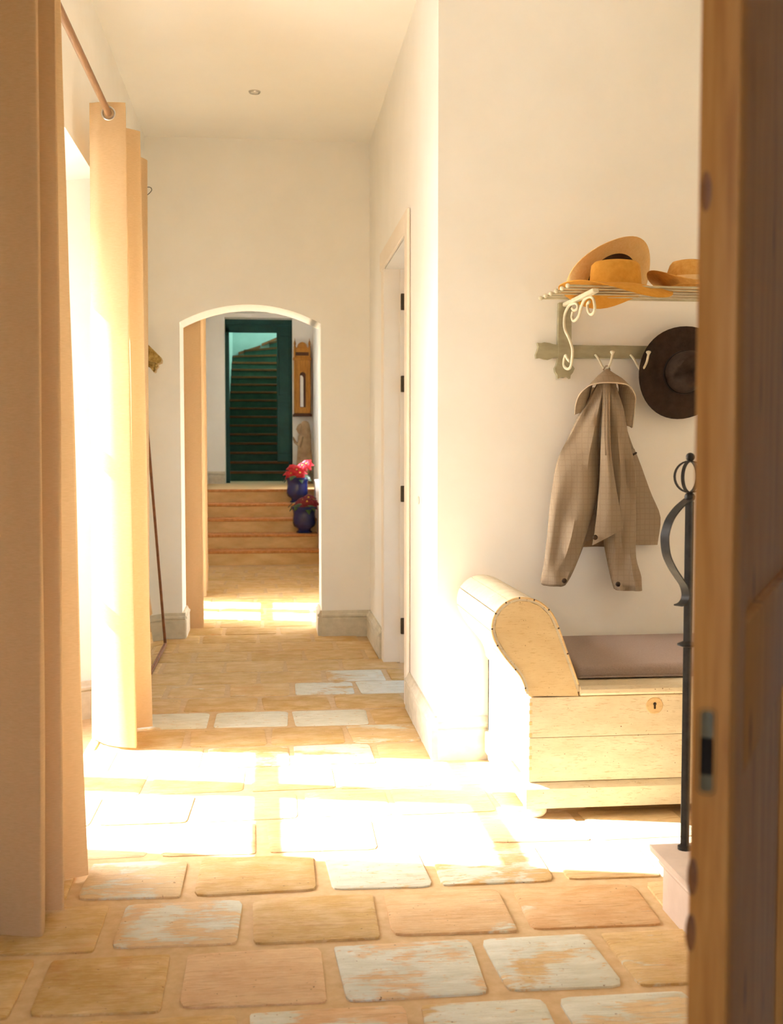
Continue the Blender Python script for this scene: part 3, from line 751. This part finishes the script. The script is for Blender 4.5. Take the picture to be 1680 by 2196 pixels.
# dark brown felt hat hanging on the hook board, crown towards the room
def crown_br(p, a, u):
    dz = -.055*math.exp(-((p.y+.25*p.x)/.024)**2)*(1 if p.z > .05 else 0)
    s = 1-.34*max(0, math.cos(a+.7))**2*min(1, p.z/.1)
    return Vector((p.x*s, p.y*s, p.z+dz))
q2 = (Matrix.Rotation(math.radians(-35), 3, 'Y') @ Matrix.Rotation(math.radians(90), 3, 'X'))
hat('felt_hat', 'dark brown wide brim felt hat hanging below the shelf beside the coat', 'brown_felt', 'band_dark', .188, .086, .115, (1.592, 4.205, 1.497), q2, brim=lambda a, s: .02*s*s*math.cos(2*a+1.0)-.004*s, crown=crown_br, sy=.92, band=(.004, .022), taper=.8)

# ------------------------------------------------------------------ tweed coat on the first hook
t = thing('tweed_coat', (1.28, 4.2, 1.5), 'beige checked tweed jacket hanging by its collar from the rack hook', 'coat')
def sleeve(pairs, name, yc, hd, seed, sag=.01, n=20):
    b = MB(); rings = []
    P = catmull([(a[0], a[1], 0) for a, c in pairs], 4); Q = catmull([(c[0], c[1], 0) for a, c in pairs], 4)
    m = len(P)
    for i, (p, q) in enumerate(zip(P, Q)):
        s = i/(m-1); d = hd[0]+(hd[1]-hd[0])*min(1, s*1.6); ring = []
        yy = yc[0]+(yc[1]-yc[0])*s
        for k in range(n):
            a = 2*PI*k/n; u = (1-math.cos(a))/2
            x = p.x+(q.x-p.x)*u; z = p.y+(q.y-p.y)*u
            f = noise.noise(Vector((u*3.5+seed, s*7, seed)))*.030 + .014*math.sin(u*9+seed+s*3)*s*(1-s)*2
            y = yy - d*math.sin(a)*(1+.0*u) - (f if math.sin(a) > 0 else 0)
            ring.append((x, min(y, 4.276), z))
        rings.append(ring)
    b.loft(rings); return b.build(name, 'tweed', t, 60)
sl_l = sleeve([((1.248, 1.452), (1.268, 1.452)), ((1.205, 1.375), (1.262, 1.37)), ((1.172, 1.325), (1.262, 1.31)), ((1.137, 1.247), (1.262, 1.24)), ((1.095, 1.156), (1.259, 1.145)), ((1.071, 1.009), (1.250, 1.008)), ((1.059, .869), (1.216, .885)), ((1.046, .754), (1.172, .765)), ((1.036, .697), (1.150, .712)), ((1.050, .683), (1.130, .685))], 'sleeve', (4.19, 4.205), (.028, .046), 1.3)
sl_r = sleeve([((1.280, 1.452), (1.318, 1.452)), ((1.282, 1.37), (1.348, 1.365)), ((1.285, 1.284), (1.367, 1.285)), ((1.292, 1.145), (1.392, 1.156)), ((1.285, 1.0), (1.401, 1.007)), ((1.280, .866), (1.406, .866)), ((1.296, .775), (1.417, .764)), ((1.314, .70), (1.430, .70)), ((1.326, .666), (1.436, .660))], 'sleeve', (4.19, 4.205), (.028, .042), 4.1)
# cuff openings
for cx, cz, rx in ((1.092, .684, .036), (1.380, .663, .050)):
    MB().sphere((cx, 4.205, cz), .02, 12, (rx/.02, 1.5, .18)).build('cuff_lining', 'tweed_lining', t)
def slab(outline_l, outline_r, name, yf, th, seed, mat='tweed', amp=.012, n=12):
    P = catmull([(x, z, 0) for x, z in outline_l], 4); Q = catmull([(x, z, 0) for x, z in outline_r], 4); m = len(P)
    b = MB(); rings = []
    for i, (p, q) in enumerate(zip(P, Q)):
        s = i/(m-1); fr = []; bk = []
        for k in range(n+1):
            u = k/n; x = p.x+(q.x-p.x)*u; z = p.y+(q.y-p.y)*u
            y = yf(s, u)-amp*noise.noise(Vector((u*2.5, s*3.5, seed)))
            e = min(u, 1-u)*n
            hh = th if e > .5 else th*.35
            fr.append((x, min(y, 4.274-hh), z)); bk.append((x, min(y+hh, 4.278), z))
        rings.append(fr+bk[::-1])
    b.loft(rings); return b.build(name, mat, t, 60)
slab([(1.271, 1.45), (1.26, 1.28), (1.25, 1.1), (1.235, .95), (1.205, .842)], [(1.350, 1.440), (1.385, 1.29), (1.432, 1.165), (1.480, 1.03), (1.522, .936)], 'back_panel', lambda s, u: 4.262-.012*s, .012, 9.0)
slab([(1.36, 1.20), (1.36, 1.05), (1.36, .93), (1.36, .832)], [(1.418, 1.205), (1.476, 1.05), (1.522, .938), (1.508, .832)], 'side_panel', lambda s, u: 4.236+.02*u-.012*s, .014, 2.0)
slab([(1.20, .862), (1.195, .838), (1.193, .826)], [(1.34, .862), (1.335, .838), (1.33, .826)], 'back_hem', lambda s, u: 4.25, .010, 5.0, 'tweed_lining')
slab([(1.257, 1.455), (1.2535, 1.32), (1.251, 1.21), (1.248, 1.104), (1.238, .98), (1.229, .90), (1.219, .842)], [(1.278, 1.455), (1.281, 1.32), (1.287, 1.22), (1.303, 1.10), (1.320, 1.0), (1.330, .945), (1.338, .905)], 'front_panel', lambda s, u: 4.150-.014*math.sin(u*PI)-.012*s, .016, 7.0, amp=.006)
slab([(1.262, 1.455), (1.259, 1.30), (1.262, 1.18)], [(1.279, 1.455), (1.277, 1.30), (1.276, 1.18)], 'placket', lambda s, u: 4.138-.006*s, .008, 3.0, amp=.0)
slab([(1.240, 1.440), (1.226, 1.40), (1.215, 1.35)], [(1.338, 1.440), (1.348, 1.40), (1.352, 1.33)], 'neck_lining', lambda s, u: 4.244, .010, 6.0, 'tweed_lining')
slab([(1.2755, 1.455), (1.2765, 1.3), (1.283, 1.16)], [(1.2795, 1.455), (1.2805, 1.3), (1.286, 1.16)], 'edge_piping', lambda s, u: 4.134-.004*s, .004, 3.0, 'tweed_lining', amp=0, n=3)
# collar: fold from the hook down and forward
co = catmull([(1.160, 4.19, 1.336), (1.157, 4.165, 1.372), (1.164, 4.14, 1.408), (1.188, 4.118, 1.436), (1.212, 4.108, 1.446), (1.256, 4.10, 1.451), (1.326, 4.108, 1.447), (1.358, 4.12, 1.432), (1.381, 4.145, 1.402), (1.388, 4.17, 1.374), (1.387, 4.195, 1.287)], 4)
ci = catmull([(1.236, 4.222, 1.352), (1.228, 4.220, 1.395), (1.232, 4.215, 1.433), (1.246, 4.208, 1.472), (1.264, 4.20, 1.492), (1.287, 4.197, 1.508), (1.310, 4.20, 1.490), (1.328, 4.205, 1.466), (1.338, 4.21, 1.440), (1.338, 4.218, 1.400), (1.346, 4.225, 1.296)], 4)
b = MB(); rows = []
for s in range(7):
    u = s/6; row = []
    for p, q in zip(ci, co):
        c = p.lerp(q, u); c.y -= .016*math.sin(u*PI); c.z += .005*math.sin(u*PI); row.append(c)
    rows.append(row)
back = [[Vector((p.x, p.y+.007, p.z-.004)) for p in r] for r in rows[::-1]]
allr = rows+back+[rows[0]]
b.grid(allr); b.build('collar', 'tweed', t, 60)
b = MB(); b.tube([(p.x, p.y-.001, p.z-.001) for p in co], .0022, 6); b.build('collar_edge', 'tweed_light', t, 180)
MB().tube(catmull([(1.272, 4.20, 1.502), (1.280, 4.196, 1.516), (1.290, 4.196, 1.517), (1.298, 4.20, 1.503)], 5), .003, 6).build('hanging_loop', 'tweed', t, 180)
for x, y, z in ((1.116, 4.156, .706), (1.327, 4.162, .690), (1.226, 4.128, .872)):
    MB().sphere((x, y, z), .010, 12, (1, .5, 1)).build('button', 'button', t)
MB().box((1.392, 4.222, 1.180), (1.418, 4.236, 1.187), .002, rot=Matrix.Rotation(math.radians(-32), 3, 'Y')).build('pocket_slit', 'button', t)

# ------------------------------------------------------------------ painted pine chest bench with rolled arms
CX0, CX1, CF, CB = .842, 2.36, 3.552, 4.245
t = thing('chest_bench', (1.6, 3.9, 0), 'old cream painted pine chest bench with rolled plank arms', 'bench')
ARM = [(.841, .403), (.838, .432), (.819, .477), (.767, .541), (.737, .590), (.728, .625), (.734, .660), (.751, .687), (.778, .706), (.808, .714), (.842, .710), (.874, .697), (.907, .665), (.928, .62), (.946, .570), (.986, .461), (1.007, .399)]
def mirx(p): return (CX0+CX1-p[0], p[1])
# body boards
b = MB(); b.box((CX0, CF+.004, .2665), (CX1, CF+.026, .398), .0012); b.build('front_board', 'chest', t)
b = MB(); b.box((CX0, CF+.004, .120), (CX1, CF+.026, .2655), .0012); b.build('front_board', 'chest', t)
for x0_, x1_ in ((CX0, CX0+.024), (CX1-.024, CX1)):
    MB().box((x0_, CF+.027, .12), (x1_, CB, .40), .003).build('end_board', 'chest', t)
MB().box((CX0, CB-.02, .12), (CX1, CB, .40)).build('back_board', 'chest', t, 0)
MB().box((CX0+.03, CF+.03, .10), (CX1-.03, CB-.02, .125)).build('bottom_board', 'chest', t, 0)
for z, h in ((.372, .010), (.345, .012), (.308, .012), (.268, .014), (.228, .010), (.196, .012), (.160, .010)):
    MB().box((CX0-.0008, CF+.0032, z), (CX0+.010, CF+.012, z+h)).build('dovetail', 'worn_wood', t, 0)
# plinth and feet
b = MB(); b.prism([(CF-.012, .036), (CF-.012, .100), (CF-.004, .112), (CF+.004, .118), (CF+.03, .118), (CF+.03, .036)], 'x', CX0-.012, CX1+.012); b.build('plinth_board', 'chest', t, 30)
for x0_, x1_ in ((CX0-.012, CX0+.012), (CX1-.012, CX1+.012)):
    MB().box((x0_, CF+.03, .036), (x1_, CB, .118), .004).build('plinth_board', 'chest', t)
for x in (CX0+.028, CX1-.028):
    for y in (CF+.02, CB-.05):
        MB().lathe([(.012, .006), (.026, .006), (.035, .018), (.036, .030), (.028, .046), (.012, .05)], (x, y, 0), 18).build('bun_foot', 'chest', t)
# lid with nosing
b = MB(); b.prism([(CF-.010, .404), (CF-.016, .412), (CF-.016, .424), (CF-.006, .434), (CF+.06, .436), (CB-.01, .436), (CB-.01, .402), (CF, .402)], 'x', 1.009, CX1-.167); b.build('lid', 'chest', t, 30)
# escutcheon: worn round patch, key plate and keyhole
e = MB().lathe([(.001, 0), (.028, 0), (.026, .002), (.001, .0022)], n=24, fn=lambda p: Vector((p.x*1.05, -p.z, p.y))); 
for v in e.bm.verts: v.co += Vector((1.262, CF+.0042, .362))
e = e.build('key_plate', 'worn_wood', t)
k = MB(); k.sphere((1.262, CF+.001, .368), .0055, 10, (1, .4, 1)); k.box((1.259, CF-.0005, .352), (1.265, CF+.003, .368)); k.build('keyhole', 'button', e, 0)
# rolled arms: shaped end panels and planks around the roll
for mir in (False, True):
    A = [mirx(p) for p in ARM] if mir else ARM
    ap = MB(); ap.prism(A, 'y', CF+.006, CF+.028); ap.build('arm_panel', 'arm_panel', t, 0)
    cx_, cz_ = sum(p[0] for p in A)/len(A), sum(p[1] for p in A)/len(A)
    inner = [(p[0]+(cx_-p[0])*.05, p[1]+(cz_-p[1])*.04) for p in A]
    MB().prism(inner, 'y', CF+.028, CB-.03).build('arm_core', 'arm_plank', t, 30)
    MB().prism(A, 'y', CB-.03, CB-.01).build('arm_panel', 'arm_panel', t, 0)
    # planks
    def offs(pts, d):
        o_ = []
        for i, p in enumerate(pts):
            a, c = pts[max(0, i-1)], pts[min(len(pts)-1, i+1)]
            tx, tz = c[0]-a[0], c[1]-a[1]; L_ = math.hypot(tx, tz); nx, nz = -tz/L_, tx/L_
            if (nx*(p[0]-cx_)+nz*(p[1]-cz_)) < 0: nx, nz = -nx, -nz
            o_.append((p[0]+nx*d, p[1]+nz*d))
        return o_
    dense = [(v.x, v.y) for v in catmull([(x, z, 0) for x, z in A], 3)]
    oo = offs(dense, .010); m = len(dense); cuts = [1, 8, 14, 19, 24, 29, 34, 39, m-2]
    for i0, i1 in zip(cuts, cuts[1:]):
        seg = list(range(i0, i1+1))
        def sh(pts, s): return pts
        po = [oo[i] for i in seg]; pi_ = [dense[i] for i in seg]
        # small gap between planks
        g = .08
        po[0] = (po[0][0]+(po[1][0]-po[0][0])*g*3, po[0][1]+(po[1][1]-po[0][1])*g*3)
        MB().prism(po+pi_[::-1], 'y', CF+.004, CB-.006).build('plank', 'arm_plank', t, 30)
    rim = MB().tube([(x, CF+.005, z) for x, z in oo[2:m-2]], .0035, 6); rim.build('edge_strip', 'worn_wood', t, 180)
    for i in range(3, m-3, 4):
        MB().sphere((oo[i][0], CF+.003, oo[i][1]), .0034, 6).build('tack', 'button', t)
o = None
t = thing('seat_cushion', (1.6, 3.9, .436), 'mauve grey cushion laid on the pine bench seat', 'cushion')
b = MB(); rows = []
cb_ = MB(); cb_.box((1.020, 3.632, .437), (CX1-.178, 4.225, .487), .018, 4)
for v in cb_.bm.verts:
    if v.co.z > .46: v.co.z += .006*noise.noise(v.co*4)
cb_.build('cushion_cover', 'cushion', t, 60)
pts = [(1.03, 3.632, .445), (CX1-.19, 3.632, .445)]
MB().tube(pts, .003, 6).build('piping', 'cushion', t)

# ------------------------------------------------------------------ stone plinth and iron post
t = thing('stone_plinth', (1.2, 2.5, 0), 'low pinkish stone block with moulded top at the lower right', 'stone block')
PX0, PX1, PY0, PY1 = 1.022, 1.5, 2.0, 2.80
MB().box((PX0, PY0, 0), (PX1, PY1, .120), .002).build('block', 'pink_stone', t)
b = MB()
def rect(d, z): return [(PX0-d, PY0-d, z), (PX1+d, PY0-d, z), (PX1+d, PY1+d, z), (PX0-d, PY1+d, z)]
b.loft([rect(-.01, .118), rect(.006, .118), rect(.010, .126), rect(.006, .134), rect(.014, .140), rect(.026, .148), rect(.028, .165), rect(.018, .168)])
b.build('moulded_top', 'pink_stone', t, 20)
QX, QY = 1.070, 2.775
t = thing('iron_post', (QX, QY, .168), 'tall black iron post with a cage finial and S shaped strap on the stone block', 'iron post')
b = MB(); b.box((QX-.0085, QY-.0085, .168), (QX+.0085, QY+.0085, 1.07), .0015, rot=Matrix.Rotation(math.radians(38), 3, 'Z')); b.build('post', 'black_iron', t)
MB().lathe([(.006, .168), (.018, .168), (.018, .176), (.008, .18)], (QX, QY, 0), 14).build('foot_collar', 'black_iron', t)
MB().lathe([(.008, .694), (.026, .700), (.026, .704), (.008, .712)], (QX, QY, 0), 14).build('collar', 'black_iron', t)
MB().sphere((QX, QY, 1.080), .0135, 14).build('knot_ball', 'black_iron', t)
MB().sphere((QX, QY, 1.182), .0115, 14).build('top_ball', 'black_iron', t)
for k in range(4):
    a = math.radians(44+90*k); e = Vector((math.cos(a), math.sin(a), 0)); wd = Vector((-math.sin(a), math.cos(a), 0))
    pts = [Vector((QX, QY, 1.132))+e*.042*math.cos(v)+Vector((0, 0, .040*math.sin(v))) for v in [(-PI/2+PI*i/14) for i in range(15)]]
    MB().strap(pts, .0085, .003, wd).build('cage_rib', 'black_iron', t)
be = math.radians(30); e = Vector((-math.cos(be), -math.sin(be), 0)); wd = Vector((math.sin(be), -math.cos(be), 0))
SP = [(.0, 1.075), (.012, 1.068), (.035, 1.053), (.060, 1.028), (.074, .998), (.077, .972), (.070, .936), (.052, .905), (.030, .878), (.012, .857), (.004, .838), (.004, .822), (.014, .810), (.030, .806)]
MB().strap(catmull([tuple(Vector((QX, QY, z))+e*(d_*1.13+.006)) for d_, z in SP], 4), .026, .0035, wd).build('scroll_strap', 'black_iron', t, 40)

# ------------------------------------------------------------------ open pine door in the foreground
U_ = Vector((.5, .866, 0)).normalized(); N_ = Vector((U_.y, -U_.x, 0))
dd = 1.055; lat = (1575-840)/FPX*dd
PC = Vector((0, 0, 0)) + R*lat + Vector((F.x, F.y, 0)).normalized()*dd*math.cos(PIT)
DT, DW, DH = .0367, .84, 2.06
t = sempty('door_1', (PC.x, PC.y, 0), 'old orange pine door standing open at the right edge')
ang_d = math.atan2(U_.y, U_.x); RD = Matrix.Rotation(ang_d, 4, 'Z')
def dobj(mb, name, mat, parent, smooth=30):
    # door parts are built in the door's own axes (x along the leaf, -y its visible face)
    bmesh.ops.recalc_face_normals(mb.bm, faces=mb.bm.faces)
    me = bpy.data.meshes.new(name); mb.bm.to_mesh(me); mb.bm.free(); me.materials.append(M_[mat])
    for p in me.polygons: p.use_smooth = True
    me.set_sharp_from_angle(angle=math.radians(smooth))
    o_ = bpy.data.objects.new(name, me); COL.objects.link(o_); o_.parent = parent; return o_
t.rotation_euler = (0, 0, ang_d)
ST = .115
for nm, a, b_ in (('stile', (0, 0, .008), (ST, DT, DH)), ('stile', (DW-ST, 0, .008), (DW, DT, DH)), ('rail', (ST, 0, .008), (DW-ST, DT, .24)), ('rail', (ST, 0, .86), (DW-ST, DT, 1.02)), ('rail', (ST, 0, DH-.13), (DW-ST, DT, DH))):
    mb = MB().box(a, b_, .003, 2); dobj(mb, nm, 'pine', t)
for z0_, z1_ in ((.24, .86), (1.02, DH-.13)):
    dobj(MB().box((ST, .012, z0_), (DW-ST, DT-.012, z1_)), 'panel', 'pine', t)
pl = MB().box((-.0012, .013, .872), (.004, .030, .955), .006, 3); pl = dobj(pl, 'lock_plate', 'plate_iron', t)
dobj(MB().box((-.0022, .0155, .890), (.002, .0275, .928), .002), 'bolt_hole', 'hole', pl)
for z, y in ((.79, .033), (.735, .034), (1.44, .030)):
    dobj(MB().sphere((.0, y, z), .012, 10, (.10, .45, 1.6)), 'filled_notch', 'frame_brown', t)

# ------------------------------------------------------------------ clock case and carved figure on the far wall
t = thing('clock_case', (.48, FARY, 1.65), 'carved golden wood wall clock case with pointed finials beside the green doorway', 'clock')
yb, yf = FARY-.002, FARY-.14
MB().box((.368, yf, 1.69), (.592, yb, 2.40), .004).build('trunk', 'clock_wood', t)
MB().prism([(.352, 1.648), (.608, 1.648), (.608, 1.672), (.590, 1.69), (.370, 1.69), (.352, 1.672)], 'y', yf-.015, yb).build('base', 'clock_dark', t, 0)
wp = arch_poly(.446, .524, 2.20, 2.238, 10); wp = [(.446, 1.77)]+wp+[(.524, 1.77)]
fr = MB(); fr.prism([(.43, 1.755)]+arch_poly(.43, .54, 2.205, 2.258, 10)+[(.54, 1.755)], 'y', yf-.008, yf-.001); win = fr.build('trunk_door', 'clock_wood', t, 0)
MB().prism(wp, 'y', yf-.012, yf-.008).build('dark_opening', 'clock_dark', win, 0)
MB().prism([(.452, 1.775), (.493, 1.775), (.493, 2.16), (.478, 2.19), (.452, 2.19)], 'y', yf-.016, yf-.012).build('pale_reflection', 'white', win, 0)  # pale strip painted as a reflection over the dark opening
MB().box((.358, yf-.012, 2.40), (.602, yb, 2.43), .004).build('waist_moulding', 'clock_wood', t)
hd = MB(); hd.box((.368, yf-.006, 2.43), (.592, yb, 2.56), .004); hd.build('hood', 'clock_wood', t)
MB().box((.392, yf-.010, 2.455), (.568, yf-.006, 2.50)).build('carved_frieze', 'clock_dark', t, 0)
MB().prism([(.40, 2.56)]+arch_poly(.415, .545, 2.57, 2.635, 12)+[(.56, 2.56)], 'y', yf, yb-.03).build('pediment', 'clock_wood', t, 0)
for x in (.382, .578):
    MB().lathe([(.012, 2.43), (.010, 2.44), (.010, 2.54), (.013, 2.56)], (x, yf-.018, 0), 10).build('column', 'clock_wood', t)
    MB().lathe([(.018, 2.56), (.016, 2.58), (.010, 2.59), (.016, 2.61), (.014, 2.63), (.005, 2.66), (.001, 2.69)], (x, yf+.03, 0), 10).build('finial', 'clock_wood', t)
    MB().lathe([(.014, 1.70), (.011, 1.72), (.011, 2.37), (.014, 2.39)], (x, yf-.012, 0), 10).build('column', 'clock_wood', t)

t = thing('carved_figure', (.48, 15.1, .748), 'carved pale wood robed figure with praying hands below the clock', 'statue')
SX, SY = .49, 15.12
MB().lathe([(.10, .748), (.10, .79), (.085, .80), (.085, .88), (.10, .90), (.10, .93), (.01, .93)], (SX, SY, 0), 16).build('pedestal', 'stone_carved', t)
prof = [(.105, .93), (.11, .98), (.10, 1.08), (.092, 1.20), (.09, 1.30), (.088, 1.38), (.082, 1.44), (.075, 1.49), (.066, 1.54), (.048, 1.575), (.015, 1.59)]
b = MB(); rings = []
for i, (r, z) in enumerate(prof):
    ring = []
    for k in range(32):
        a = 2*PI*k/32; f = 1+(.10*math.sin(7*a+z*4)+.05*math.sin(12*a))*(max(0, 1.5-z))
        front = max(0, math.cos(a-PI)); rr = r*f*(1-.25*front*(z > 1.38))
        ring.append((SX+.015+rr*math.cos(a), SY+rr*.8*math.sin(a), z))
    rings.append(ring)
b.loft(rings); b.build('robe', 'stone_carved', t, 60)
hd = MB(); hd.loft([[(SX-.045+r*math.cos(2*PI*k/14)*1.0-dx, SY-.01+r*math.sin(2*PI*k/14)*.85, z) for k in range(14)] for r, z, dx in ((.022, 1.40, -.01), (.028, 1.425, 0), (.036, 1.45, .006), (.040, 1.48, .006), (.040, 1.51, 0), (.034, 1.535, -.01), (.015, 1.555, -.015))])
hd.build('head', 'stone_carved', t, 60)
MB().sphere((SX-.088, SY-.01, 1.475), .009, 8, (1.2, 1, 1.4)).build('nose', 'stone_carved', t)
for s in (-1, 1):
    MB().tube([(SX-.03, SY+s*.06, 1.38), (SX-.06, SY+s*.065, 1.26), (SX-.115, SY+s*.012, 1.31)], [.032, .034, .02], 10).build('arm', 'stone_carved', t)
    MB().tube([(SX-.110, SY+s*.012, 1.305), (SX-.128, SY+s*.009, 1.345), (SX-.138, SY+s*.006, 1.375)], [.015, .014, .006], 8).build('hand', 'stone_carved', t)

# ------------------------------------------------------------------ poinsettias in blue glazed pots on the steps
def bract(L_, w_, droop):
    b = []
    for s, wf, dz in ((0, .12, 0), (.3, .8, .10), (.62, 1, .06), (1, .05, -droop)):
        b.append([(s*L_, -w_*wf, dz*L_-.004), (s*L_, 0, dz*L_+.004), (s*L_, w_*wf, dz*L_-.004)])
    return b
def plant(loc, h, r, label, petal, fl, seed, big):
    t = thing('potted_poinsettia', loc, label, 'potted plant', 'poinsettias in blue pots on the steps')
    x, y, z = loc
    MB().lathe([(.5*r, 0), (.62*r, .004), (.64*r, .05*h), (.50*r, .10*h), (.52*r, .16*h), (.82*r, .26*h), (.90*r, .38*h), (.86*r, .70*h), (.90*r, .86*h), (1.02*r, .93*h), (1.04*r, h), (.92*r, h), (.84*r, .9*h), (.1*r, .86*h)], loc, 28).build('pot', 'blue_glaze', t, 50)
    MB().lathe([(.01, .84*h), (.85*r, .86*h), (.83*r, .88*h), (.01, .89*h)], loc, 18).build('soil', 'soil', t)
    rr = random.Random(seed)
    for i, (dx, dz, dy) in enumerate(fl):
        c = Vector((x+dx, y+dy, z+h+dz)); b = MB()
        tilt = Matrix.Rotation(math.radians(45+rr.uniform(-15, 15)), 3, 'X') @ Matrix.Rotation(dx*-2.5, 3, 'Y')
        for ringn, (cnt, L_, w_, dr) in enumerate(((6, big, big*.34, .35), (5, big*.66, big*.25, -.1))):
            for k in range(cnt):
                rz = Matrix.Rotation(2*PI*k/cnt+ringn*.5+rr.uniform(-.15, .15), 3, 'Z')
                b.grid([[c+tilt @ (rz @ Vector(p)+Vector((0, 0, .006*ringn))) for p in row] for row in bract(L_, w_, dr)])
        f = b.build('flower', petal, t, 80)
        MB().sphere(c+tilt @ Vector((0, 0, .012)), .011, 8).build('flower_centre', 'yellow', f)
        MB().tube([(x+dx*.3, y+dy*.3, z+.86*h), (x+dx*.8, y+dy*.8, z+h+dz*.5), tuple(c)], .004, 6).build('stem', 'leaf', t)
    for k in range(9):
        a = 2*PI*k/9+rr.uniform(-.2, .2); c = Vector((x+.3*r*math.cos(a), y+.3*r*math.sin(a), z+h*(1.0+rr.uniform(0, .15))))
        rz = Matrix.Rotation(a, 3, 'Z') @ Matrix.Rotation(rr.uniform(.0, .35), 3, 'Y'); b = MB()
        b.grid([[c+rz @ Vector(p) for p in row] for row in bract(r*1.0, r*.30, .25)])
        b.build('leaf', 'leaf', t, 80)
    return t
plant((.345, 12.90, .602), .285, .135, 'bright red poinsettia in a blue glazed pot on the upper step', 'red_petal',
      [(-.075, .04, -.03), (-.01, .085, -.04), (.06, .13, 0), (.105, .15, .02), (.03, .05, -.07), (-.04, .10, .05)], 3, .085)
plant((.402, 12.29, .302), .285, .140, 'dark red poinsettia in a blue glazed pot on the lower step', 'dark_petal',
      [(-.04, .02, -.05), (.03, .05, -.04), (.085, .03, -.02), (.05, .09, .04), (-.01, .06, .05)], 5, .085)
